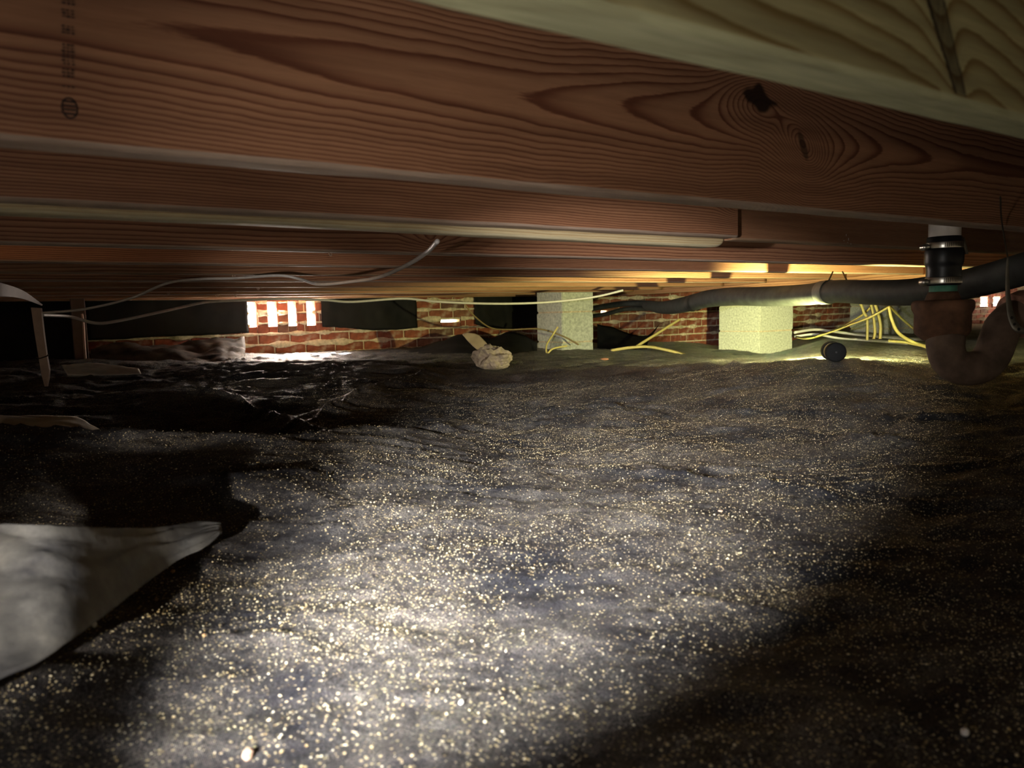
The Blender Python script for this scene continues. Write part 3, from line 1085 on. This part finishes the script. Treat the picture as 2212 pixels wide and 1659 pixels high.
far_c = [(-260, 1128, .10), (-120, 1130, .10), (0, 1131, .10), (80, 1134, .10), (160, 1137, .095), (240, 1141, .085), (320, 1141, .068), (390, 1133, .050), (440, 1127, .040), (477, 1130, .036)]
near_c = [(-260, 1600, .03), (-120, 1535, .03), (0, 1466, .028), (80, 1432, .026), (160, 1378, .026), (240, 1318, .026), (320, 1256, .026), (390, 1207, .027), (440, 1184, .029), (479, 1152, .031)]
A = np.array([flap_pt(*p) for p in far_c]); B = np.array([flap_pt(*p) for p in near_c])
A, B = catmull(A, 60), catmull(B, 60)
vv = np.linspace(0, 1, 40)
G = A[:, None]*(1-vv)[None, :, None]+B[:, None]*vv[None, :, None]
uu = np.linspace(0, 1, 60)
UU, VV = np.meshgrid(uu, vv, indexing='ij')
G[:, :, 2] += .010*np.sin(VV*np.pi)*noise(UU*5, VV*3, 31)+.004*noise(UU*9, VV*6, 32)*np.sin(VV*np.pi)+.0012*noise(UU*40, VV*30, 33)
G[:, :, 2] += .010*np.sin(VV*np.pi)*(1-UU)
G[:, -1, :2] += (.0014*noise(uu*60, 0, 34))[:, None]
flap = sheet('sheet_flap', G, M['grey_sheet'], .0022)
tag(flap, 'large grey dusty flap of sheeting with a raised torn edge, bottom left foreground', 'sheet flap')

# ------------------------------------------------------------------ cables


def cable(name, label, pts, r, mat, cat='cable', group=None, n=90, seg=8):
    P = catmull([at(*p) for p in pts], n)
    o = link(name, tube_mesh(name, P, r, seg), M[mat], smooth=True)
    tag(o, label, cat, group)
    return o


cable('white_cable', 'white cable drooping from the pale board in a long curve at upper centre',
      [(945, 521, 1.28), (922, 545, 1.42), (880, 572, 1.52), (820, 598, 1.68), (760, 608, 1.85), (690, 614, 2.02), (645, 602, 2.15), (600, 595, 2.15), (505, 601, 2.21), (430, 603, 2.22), (360, 612, 2.35), (280, 645, 2.5), (180, 668, 2.6), (88, 676, 2.68)],
      .0042, 'white_cable', n=160)
cable('white_cable', 'lower white cable sagging under the far joists at left, over the black sheet',
      [(85, 680, 2.7), (150, 684, 2.9), (205, 698, 3.0), (250, 694, 3.1), (350, 673, 3.3), (430, 655, 3.5), (470, 651, 3.6), (600, 646, 3.9), (700, 648, 4.0), (760, 652, 4.1), (870, 645, 4.2), (950, 652, 4.2), (1070, 656, 4.2), (1180, 653, 4.25), (1280, 642, 4.3), (1346, 627, 4.3)],
      .0065, 'white_cable', n=160)
cable('brown_wire', 'thin brown wire looping down from the joists to the foot of the centre pier',
      [(1003, 656, 4.4), (1025, 683, 4.5), (1060, 708, 4.7), (1100, 712, 4.85), (1165, 711, 4.9), (1215, 726, 4.92), (1250, 745, 4.9)], .005, 'brown_cable', cat='wire')
cable('tan_wire', 'short tan wire rising bent in front of the centre pier',
      [(1205, 706, 4.8), (1195, 722, 4.8), (1181, 745, 4.75), (1182, 763, 4.7), (1195, 753, 4.7), (1225, 747, 4.72)], .006, 'yellow_cable', cat='wire')
yc = [
 ('straight yellow cable end leaning up against the lit brick', [(1372, 750, 4.9), (1420, 720, 5.0), (1468, 690, 5.1)], .010),
 ('yellow cable lying in a hairpin on the sheet below the lit brick', [(1320, 757, 4.9), (1360, 751, 4.85), (1400, 749, 4.8), (1440, 756, 4.7), (1478, 766, 4.6), (1480, 772, 4.55), (1462, 773, 4.6)], .010),
 ('leftmost yellow cable hanging from the grey sleeve, kinked at mid height', [(1858, 652, 4.6), (1866, 675, 4.6), (1873, 690, 4.6), (1873, 735, 4.6)], .009),
 ('second hanging yellow cable, curved with a short thick twist at its end', [(1880, 652, 4.6), (1886, 680, 4.6), (1890, 715, 4.6), (1887, 732, 4.6)], .009),
 ('third hanging yellow cable, straight and ending in a bright tip', [(1888, 652, 4.6), (1897, 680, 4.6), (1902, 705, 4.6), (1901, 732, 4.6)], .010),
 ('yellow cable slanting from the cable bunch down left across the lit brick', [(1890, 655, 4.7), (1860, 682, 4.8), (1820, 705, 4.95), (1780, 722, 5.1), (1745, 731, 5.2), (1720, 728, 5.3)], .008),
 ('second slanting yellow cable just below the first', [(1918, 664, 4.3), (1880, 685, 4.35), (1840, 700, 4.45), (1800, 715, 4.6), (1760, 727, 4.75)], .007),
 ('yellow cable falling right from the sleeve toward the iron trap', [(1919, 662, 4.0), (1926, 690, 4.0), (1940, 718, 4.0), (1970, 738, 4.0), (2010, 752, 3.9)], .009),
 ('upper yellow cable sloping steeply right behind the iron hub', [(1922, 662, 5.2), (1950, 690, 5.0), (1980, 715, 4.7), (2015, 742, 4.5)], .008),
 ('yellow cable lying on the sheet behind the iron trap', [(1920, 736, 4.3), (1960, 740, 4.2), (2000, 748, 4.1), (2040, 756, 4.0)], .009)]
for lb, pts, r in yc:
    cable('yellow_cable', lb, pts, r, 'yellow_cable', group='yellow cables by the lit pier', n=50)
cable('white_cable', 'pale cable lying along the ground from the lit pier to the right',
      [(1716, 718, 5.6), (1760, 712, 5.7), (1800, 716, 5.7), (1850, 722, 5.6), (1920, 728, 5.3), (1990, 733, 5.0), (2080, 730, 4.8)], .011, 'white_cable', n=60)
cable('white_cable', 'second pale cable on the ground just under the first one right of the pier',
      [(1716, 727, 5.4), (1760, 722, 5.4), (1810, 730, 5.4), (1880, 735, 5.2), (1960, 742, 4.8)], .009, 'white_cable', n=60)

# wire staples under the joists
for px, py, d, lb in ((503, 603, 2.4, 'small hook holding the drooping white cable to a joist'), (467, 656, 3.6, 'small hook holding the lower white cable at its left rise'),
                      (362, 655, 3.4, 'small bent nail under a far joist at left'), (711, 553, 1.75, 'small bent nail under the third joist'),
                      (555, 620, 2.9, 'tiny nail tip under a middle joist left of the vent'), (507, 660, 3.8, 'tiny nail tip above the black sheet left of the vent')):
    k = round((at(px, py, d)[1]+.019-Y1B)/SP)
    P = atY(px, py, Y1B+k*SP-.019)
    P[2] = JZ-.006
    s = .0028*d/2
    pts = np.array([P+(0, 0, s*5), P+(0, 0, s*1), P+(s*1.2, 0, -s), P+(s*2.2, 0, 0), P+(s*2.0, 0, s*1.5)])
    o = link('wire_hook', tube_mesh('wire_hook', catmull(pts, 14), s*.6, 6), M['pebble'], smooth=True)
    tag(o, lb, 'hook')
P = at(1468, 452, J2B*0+1.52)
bm = bmesh.new(); box_bm(bm, (-.005, -.002, -.006), (.005, .002, .004))
t = empty('nail_tag', P)
tag(t, 'tiny yellow tag on a nail below the first red joist', 'tag')
o = link('tag_plate', bm_mesh(bm, 'tag_plate'), M['yellow_tag'], t); o.location = (0, 0, -.005)
link('nail', tube_mesh('nail', catmull([(0, 0, 0), (0, .03, .008)], 4), .0015, 6), M['steel'], t)

# ------------------------------------------------------------------ grey foam sleeve (insulated line) and its hangers
dp = [(1395, 661, 4.75), (1440, 664, 4.2), (1490, 656, 3.72), (1530, 646, 3.45), (1590, 641, 3.2), (1660, 641, 2.98), (1740, 637, 2.75), (1800, 630, 2.58),
      (1880, 632, 2.38), (1960, 631, 2.20), (2050, 620, 2.02), (2130, 603, 1.88), (2230, 575, 1.74), (2380, 535, 1.6), (2600, 505, 1.42), (3000, 470, 1.22), (3600, 440, 1.05)]
DP = catmull([at(*p) for p in dp], 150)
sleeve = link('pipe_sleeve', tube_mesh('pipe_sleeve', DP, np.interp(np.linspace(0, 1, 150), [0, .08, .2, 1], [.022, .034, .040, .039]), 22,
              ripple=lambda i, a: 1+.035*np.sin(3*a+i*.05)+.02*noise(a*2, i*.12, 61)), M['duct'], smooth=True)
tag(sleeve, 'thick dark grey foam-sleeved line slung under the joists from centre to right edge', 'pipe sleeve')
for lb, r_, pts in (('upper bare pipe end', .020, [(1272, 668, 5.5), (1310, 661, 5.3), (1350, 656, 5.05), (1400, 656, 4.75), (1440, 661, 4.25)]),
                    ('lower bare pipe end', .015, [(1272, 684, 5.5), (1310, 678, 5.3), (1350, 668, 5.05), (1400, 667, 4.75), (1440, 667, 4.25)])):
    o = link('bare_pipe', tube_mesh('bare_pipe', catmull([at(*p) for p in pts], 40), r_, 12), M['duct'], sleeve, smooth=True)
    o['label'] = lb
for q, (px, py, d) in enumerate(((1501, 653, 3.65), (1787, 632, 2.62))):
    i = int(np.argmin(np.linalg.norm(DP-at(px, py, d)[None], axis=1)))
    i = max(2, min(147, i))
    o = link('tape_band', tube_mesh('tape_band', DP[i-1:i+2], .0425, 22, cap=False), M['dark_tape' if q == 0 else 'pale_tape'], sleeve, smooth=True)
    o['label'] = 'dark band of tape' if q == 0 else 'pale seam band'
for pts, lb in (([(1799, 587, 2.95), (1794, 598, 2.7), (1790, 606, 2.6)], 'left twine of the sling holding the grey sleeve'),
                ([(1820, 587, 2.95), (1826, 599, 2.65), (1829, 606, 2.52)], 'right twine of the sling holding the grey sleeve')):
    o = link('hanger_twine', tube_mesh('hanger_twine', catmull([at(*p) for p in pts], 12), .003, 6), M['twine'], sleeve, smooth=True)
    o['label'] = lb

# ------------------------------------------------------------------ drain trap on the right
D = 1.55
pr = D/FPX                      # metres per pixel there
T = at(2039, 560, D)
trap = empty('drain_trap', (T[0], T[1], 0))
tag(trap, 'rusty cast iron drain trap hanging under a black rubber coupling and white pipe at right', 'drain trap')


def zt(py): return float(at(2039, py, D)[2])


def lathe_part(name, prof, mat, parent=trap, x=0.0, label=None, seg=40):
    """prof (half width in pixels, row)"""
    o = link(name, lathe_mesh(name, [(max(r, .0)*pr, zt(y)) for r, y in prof], seg), M[mat], parent, smooth=True)
    if label: o['label'] = label
    return o


lathe_part('white_pipe', [(0, 440), (31, 440), (31, 530), (0, 530)], 'pvc', label='white plastic pipe')
lathe_part('rubber_coupling', [(0, 512), (32.5, 512), (34, 515), (34, 534), (36, 538), (38, 545), (38, 565), (36, 572), (34.5, 576), (34, 580), (34, 612), (33, 616), (28, 617), (0, 617)], 'rubber', label='black rubber coupling')
for y, rw in ((531, 35.0), (606, 35.0)):
    cl = lathe_part('hose_clamp', [(rw-.6, y-7.5), (rw, y-7.5), (rw+.5, y-6), (rw+.5, y+6), (rw, y+7.5), (rw-.6, y+7.5)], 'steel', label='bright steel worm clamp')
    # slots and screw housing
    V, Q = [], []
    for k in range(22):
        an = math.radians(-150+k*6)+math.atan2(-F[1], -F[0])*0
        b = len(V)
        for da, dz in ((-.017, -4.5), (.017, -4.5), (.017, 4.5), (-.017, 4.5)):
            r_ = (rw+.8)*pr
            V.append((r_*math.cos(an+da), r_*math.sin(an+da), zt(y)+dz*pr))
        Q.append((b, b+1, b+2, b+3))
    link('band_slots', soup('band_slots', V, Q), M['rubber'], cl)
    c = -RH[:2]
    base = np.array([c[0]*(rw+8)*pr, c[1]*(rw+8)*pr, zt(y+2)])
    ax = np.array([-FH[0], -FH[1], 0.0])
    pts = [base-ax*8*pr+np.array([0, 0, -.001]), base+ax*9*pr]
    link('clamp_screw', tube_mesh('clamp_screw', catmull(pts, 6), 7*pr, 10), M['steel'], cl, smooth=False)
lathe_part('copper_pipe', [(0, 612), (27, 612), (27, 640), (0, 640)], 'copper', label='green corroded copper pipe')
lathe_part('lead_joint', [(0, 630), (28, 630), (31, 636), (36, 650), (40, 662), (0, 662)], 'rust')
lathe_part('hub', [(30, 648), (54, 648), (59, 651), (61, 657), (60, 668), (57, 674), (55, 678), (55, 714), (52, 722), (44, 730), (38, 735), (30, 738), (0, 738)], 'rust', label='rusty iron hub')
# the bend: down, round and up to the outlet
ctr = (2083, 735)
bp = [(2042, 728), (2043, 755), (2052, 779), (2072, 793), (2097, 796), (2124, 788), (2143, 766), (2154, 738), (2166, 708), (2186, 688), (2214, 676), (2248, 672)]
BP = []
for i, (x, y) in enumerate(bp):
    t = i/(len(bp)-1)
    P = at(x, y, D-.02*math.sin(t*math.pi)+.02*t)
    BP.append((P[0]-T[0], P[1]-T[1], P[2]))
bend = link('bend', tube_mesh('bend', catmull(BP, 70), np.interp(np.linspace(0, 1, 70), [0, .1, .5, .85, 1], [38*pr, 36.5*pr, 36*pr, 37*pr, 40*pr]), 28), M['iron'], trap, smooth=True)
bend['label'] = 'dusty brown iron U bend'
OP = [np.array(BP[-2])*.35+np.array(BP[-3])*.65, np.array(BP[-2]), np.array(BP[-1]), np.array(BP[-1])+np.array([R[0]*.08, R[1]*.08, 0])]
outl = link('outlet_hub', tube_mesh('outlet_hub', catmull(OP, 30), 50*pr, 28, ripple=lambda i, a: 1+.05*noise(a*3, i*.5, 71)), M['rough_clay'], trap, smooth=True)
outl['label'] = 'rough pinkish rusty outlet hub'
dv = np.array(BP[-1])-np.array(BP[-2]); dv /= np.linalg.norm(dv)
e0 = np.array(OP[-1])
link('drain_pipe', tube_mesh('drain_pipe', catmull([e0-dv*.02, e0+dv*.6+np.array([0, 0, .01]), e0+np.array([R[0]*1.6, R[1]*1.6, .03])], 24), 34*pr, 24), M['iron'], trap, smooth=True)
# torn foil on the upper clamp
P = at(2074, 528, D)
o = sheet('foil_scrap', np.array([[P+np.array([RH[0]*(x+.3*y)*pr*.9-FH[0]*.012, RH[1]*(x+.3*y)*pr*.9-FH[1]*.012, -y*pr]) for y in (-14, -4, 8, 22)] for x in (-5, 0, 6)])-np.array([T[0], T[1], 0]), M['strap'], .0008, trap)
o['label'] = 'torn grey foil scrap'

# perforated strap and wire holding the trap
st = empty('pipe_strap', at(2175, 560, D-.06))
tag(st, 'perforated metal strap with a thin wire slung round the outlet of the iron trap', 'pipe strap')
O = np.array(st.location)
SPn = catmull([at(x, y, d)-O for x, y, d in ((2161, 425, D-.30), (2163, 470, D-.2), (2172, 530, D-.10), (2177, 555, D-.07))], 24)
link('hanger_wire', tube_mesh('hanger_wire', SPn, .0014, 6), M['twine'], st, smooth=True)
c1 = catmull([at(x, y, d) for x, y, d in ((2175, 555, D-.07), (2172, 600, D-.07), (2173, 650, D-.075), (2178, 690, D-.08), (2193, 716, D-.085), (2222, 724, D-.08))], 40)
c2 = catmull([at(x, y, d) for x, y, d in ((2179, 555, D-.07), (2180, 600, D-.07), (2184, 650, D-.075), (2194, 688, D-.08), (2206, 706, D-.085), (2228, 712, D-.08))], 40)
o = sheet('strap_band', np.stack([c1, (c1+c2)/2, c2], 1)-O, M['strap'], .0012, st)
for k in (27, 30, 33):
    mid = (c1[k]+c2[k])/2-O
    bm = bmesh.new(); bmesh.ops.create_circle(bm, cap_ends=True, radius=.0032, segments=12)
    h = link('strap_hole', bm_mesh(bm, 'strap_hole'), M['rubber'], st)
    h.location = tuple(mid-F*.0012)
    h.rotation_euler = cam.rotation_euler if False else Vector(tuple(-F)).to_track_quat('Z', 'Y').to_euler()

# ------------------------------------------------------------------ torch on the sheet
TD = 2.52
TP = at(1803, 779, TD)
aim = np.array([*(at(1632, 700, 5.9)-TP)[:2], 0.0]); aim /= np.linalg.norm(aim)
TR = 21*TD/FPX
TP[2] = max(TP[2], gz(TP[0], TP[1])+TR)
torch = empty('torch', TP)
tag(torch, 'short black torch lying on the ridge of the sheet, shining at the block pier', 'torch')
q = Vector(tuple(aim)).to_track_quat('Z', 'Y')
torch.rotation_mode = 'QUATERNION'
torch.rotation_quaternion = q
for nm, prof, mt in (('tail_cap', [(0, -.028), (TR*.8, -.028), (TR, -.024), (TR, .0), (TR*.93, .002), (0, .002)], 'torch_black'),
                     ('barrel', [(0, .0), (TR*.9, .0), (TR*.9, .045), (0, .045)], 'torch_tan'),
                     ('head', [(TR*.86, .055), (TR*.86, .045), (TR*.92, .04), (TR*1.02, .044), (TR*1.05, .07), (TR*.95, .07), (TR*.9, .06)], 'torch_black'),
                     ('lens', [(0, .066), (TR*.94, .066), (TR*.94, .06), (0, .06)], 'lens')):
    link(nm, lathe_mesh(nm, prof, 26), M[mt], torch, smooth=nm != 'lens')
bm = bmesh.new(); bmesh.ops.create_cone(bm, cap_ends=True, segments=10, radius1=.003, radius2=.003, depth=.002, matrix=Matrix.Translation((0, 0, -.0285)))
link('tail_button', bm_mesh(bm, 'tail_button'), M['rubber'], torch)
LP = np.array(torch.location)+aim*.078+np.array([0, 0, TR*.5])
YG = (1.0, .98, .40)
lamp('torch_spill', 'SPOT', tuple(LP), tuple(LP+aim+np.array([0, 0, .02])), 150.0, YG, spot_size=math.radians(170), spot_blend=.6, shadow_soft_size=.02)
lamp('torch_beam', 'SPOT', tuple(LP), tuple(at(1632, 728, 5.9)), 620.0, YG, spot_size=math.radians(26), spot_blend=1.0, shadow_soft_size=.02)

# ------------------------------------------------------------------ odds and ends in the distance
fold('pale leaf-shaped scrap of sheeting leaning on the heap behind the foam lump',
     [[(999, 722, 4.35), (1008, 719, 4.35), (1030, 722, 4.35), (1048, 738, 4.33), (1060, 755, 4.3)],
      [(1000, 724, 4.33), (1012, 738, 4.32), (1022, 748, 4.3), (1035, 757, 4.28), (1056, 758, 4.28)]], mat='pale_sheet', amp=.004, seed=14, name='sheet_scrap', cat='sheet scrap', nu=24, nv=10)
# crumpled lump
bm = bmesh.new()
P, dd = on_ground(1064, 796, 2.5, 4.0)
dd = min(dd, 3.6)
P = at(1064, 778, dd)
bmesh.ops.create_icosphere(bm, subdivisions=4, radius=1)
for v in bm.verts:
    x, y, z = v.co
    k = 1+.55*float(noise(x*2.2+3, y*2.2+z*1.7, 81))+.30*abs(float(noise(x*5+z*3, y*5, 82)))
    v.co = Vector((x*.075*k, y*.06*k, (z*.050+.006)*k if z > -.4 else z*.045))
lump = link('foam_lump', bm_mesh(bm, 'foam_lump'), M['foam'])
lump.location = tuple(P)
lump.rotation_euler = (0, 0, -YAW)
tag(lump, 'crumpled pale lump of foam lying on the black sheet at centre', 'foam lump')

# hanging pointed strip at the far left
SPT = at(78, 668, 2.55)
hs = empty('hanging_strip', SPT)
tag(hs, 'pinkish pointed strip hanging down at far left with a wire tie near its middle', 'hanging strip')
pxs = 2.55/FPX
out = [(-11, -4), (10, -2), (12, 60), (14, 100), (17, 132), (14, 150), (9, 168), (4, 168), (-1, 140), (-4, 100), (-8, 50)]
V = [tuple(RH[0]*x*pxs for _ in (0,))[:1]+(RH[1]*x*pxs, -y*pxs) for x, y in out]
V = [(RH[0]*x*pxs, RH[1]*x*pxs, -y*pxs) for x, y in out]
n = len(V)
back = [(v[0]+FH[0]*.008, v[1]+FH[1]*.008, v[2]) for v in V]
o = link('strip', soup('strip', V+back, [tuple(range(n))[::-1], tuple(range(n, 2*n))]+[(i, (i+1) % n, n+(i+1) % n, n+i) for i in range(n)]), M['stake'], hs)
ring = [(RH[0]*x*pxs-FH[0]*.003, RH[1]*x*pxs-FH[1]*.003, -y*pxs) for x, y in ((-7, 104), (0, 106), (8, 104), (17, 101), (19, 98))]
o = link('wire_tie', tube_mesh('wire_tie', catmull(ring, 20), .0022, 6), M['twine'], hs, smooth=True)
# post behind it
bm = bmesh.new()
P = at(170, 690, 4.1)
box_bm(bm, (-.035, -.02, -.29), (.035, .02, .15))
bmesh.ops.bevel(bm, geom=bm.edges[:], offset=.003, segments=1, affect='EDGES')
post = link('wooden_post', bm_mesh(bm, 'wooden_post'), M['tan_dim'])
post.location = tuple(P)
tag(post, 'dark wooden post standing at the left end of the long black sheet', 'post')
cable('thin_rod', 'thin upright rod beside the dark post at far left', [(177, 678, 3.9), (180, 700, 3.9), (182, 740, 3.9), (185, 783, 3.9)], .006, 'stake', cat='rod', n=20)

# small loose bits in the foreground


def pebble(label, px, py, size, mat, squash=(1, .7, .6), seed=1, name='pebble', cat='pebble'):
    P, d = on_ground(px, py)
    r = size/2*d/FPX
    bm = bmesh.new()
    bmesh.ops.create_icosphere(bm, subdivisions=2, radius=r)
    q = random.Random(seed)
    for v in bm.verts:
        v.co = Vector((v.co.x*squash[0], v.co.y*squash[1], v.co.z*squash[2]))*(1+q.uniform(-.12, .12))
    o = link(name, bm_mesh(bm, name), M[mat], smooth=mat == 'white_bead')
    o.location = (P[0], P[1], gz(P[0], P[1])+r*squash[2]*.8)
    o.rotation_euler = (0, 0, q.uniform(0, 6))
    tag(o, label, cat)


pebble('pale pinkish pebble at the bottom edge left of centre', 536, 1640, 30, 'pebble', (1, .8, .8), 1)
pebble('bright round white bead at the lower right', 2085, 1590, 18, 'white_bead', (1, 1, 1), 2, 'bead', 'bead')
pebble('small white bead near the middle of the bottom edge', 996, 1524, 14, 'white_bead', (1, .8, .7), 3, 'bead', 'bead')
pebble('glinting bluish-white bead just outside the flap edge', 205, 1357, 13, 'white_bead', (.8, .8, 1.1), 4, 'bead', 'bead')
pebble('orange chip close under the flap shadow', 374, 1237, 11, 'chip', (1, .7, .6), 5, 'wood_chip', 'chip')
pebble('oblong orange chip right of the flap', 441, 1375, 15, 'chip', (1, .5, .4), 6, 'wood_chip', 'chip')
pebble('small tan chip between the flap and the oblong chip', 338, 1298, 13, 'pebble', (1, .7, .6), 7, 'wood_chip', 'chip')
pebble('flat tan chip at right of centre on the bright sheet', 1556, 1106, 11, 'pebble', (1, .7, .4), 8, 'wood_chip', 'chip')
pebble('small dark crumb standing on the dark slope left of centre', 707, 1030, 10, 'torch_black', (.5, .5, 1.6), 9, 'crumb', 'crumb')
pebble('row of pinkish brick crumbs before the centre pier', 1306, 778, 9, 'brick', (2.2, .6, .6), 10, 'brick_crumb', 'crumb')

# pale grains strewn over the sheet: nobody could count them
NG = 105000
aa = rng.uniform(-.74, .74, NG*3)
zz = np.sqrt(rng.uniform(.38**2, 2.7**2, NG*3))
gxs = zz*FH[0]+aa*zz*RH[0]
gys = zz*FH[1]+aa*zz*RH[1]
dens = .5+.9*noise(gxs*3.5, gys*3.5, 91)+.5*noise(gxs*11, gys*11, 92)
dens *= 1-.55*sstep((-(aa)-.05)/.35)*sstep((zz-.8)/.4)      # cleaner on the dark left slopes
tb = at(1803, 779, 2.52)
dens = np.where(np.hypot(gxs-tb[0], gys-tb[1]) < .13, 0, dens)
keep = (np.hypot(gxs-tb[0], gys-tb[1]) > .13) & (rng.uniform(0, 1, NG*3) < np.clip(dens, .04, 1))
gxs, gys, zz = gxs[keep][:NG], gys[keep][:NG], zz[keep][:NG]
NG = len(gxs)
rad = rng.lognormal(math.log(.00055), .40, NG)
rad = np.minimum(rad, .0017)
gzs = ground(gxs, gys)+rad*.45
oct_v = np.array([(1, 0, 0), (-1, 0, 0), (0, 1, 0), (0, -1, 0), (0, 0, 1), (0, 0, -1)], float)
oct_f = np.array([(0, 2, 4), (2, 1, 4), (1, 3, 4), (3, 0, 4), (2, 0, 5), (1, 2, 5), (3, 1, 5), (0, 3, 5)])
th = rng.uniform(0, 6.28, NG)
sx, sy, sz = rad*rng.uniform(.8, 1.5, NG), rad*rng.uniform(.7, 1.1, NG), rad*rng.uniform(.6, 1.0, NG)
vx = oct_v[None, :, 0]*sx[:, None]; vy = oct_v[None, :, 1]*sy[:, None]; vz = oct_v[None, :, 2]*sz[:, None]
X = vx*np.cos(th)[:, None]-vy*np.sin(th)[:, None]+gxs[:, None]
Y = vx*np.sin(th)[:, None]+vy*np.cos(th)[:, None]+gys[:, None]
Z = vz+gzs[:, None]
co = np.stack([X, Y, Z], -1).reshape(-1)
fi = (oct_f[None]+(np.arange(NG)*6)[:, None, None]).reshape(-1)
me = bpy.data.meshes.new('grains')
me.vertices.add(NG*6); me.vertices.foreach_set('co', co.astype(np.float32))
nf = NG*8
me.loops.add(nf*3); me.loops.foreach_set('vertex_index', fi.astype(np.int32))
me.polygons.add(nf)
me.polygons.foreach_set('loop_start', np.arange(0, nf*3, 3, dtype=np.int32))
me.polygons.foreach_set('loop_total', np.full(nf, 3, dtype=np.int32))
me.update(calc_edges=True)
o = link('grains', me, M['grain'])
tag(o, 'fine pale sandy grains scattered over the black sheet', 'grit', kind='stuff')
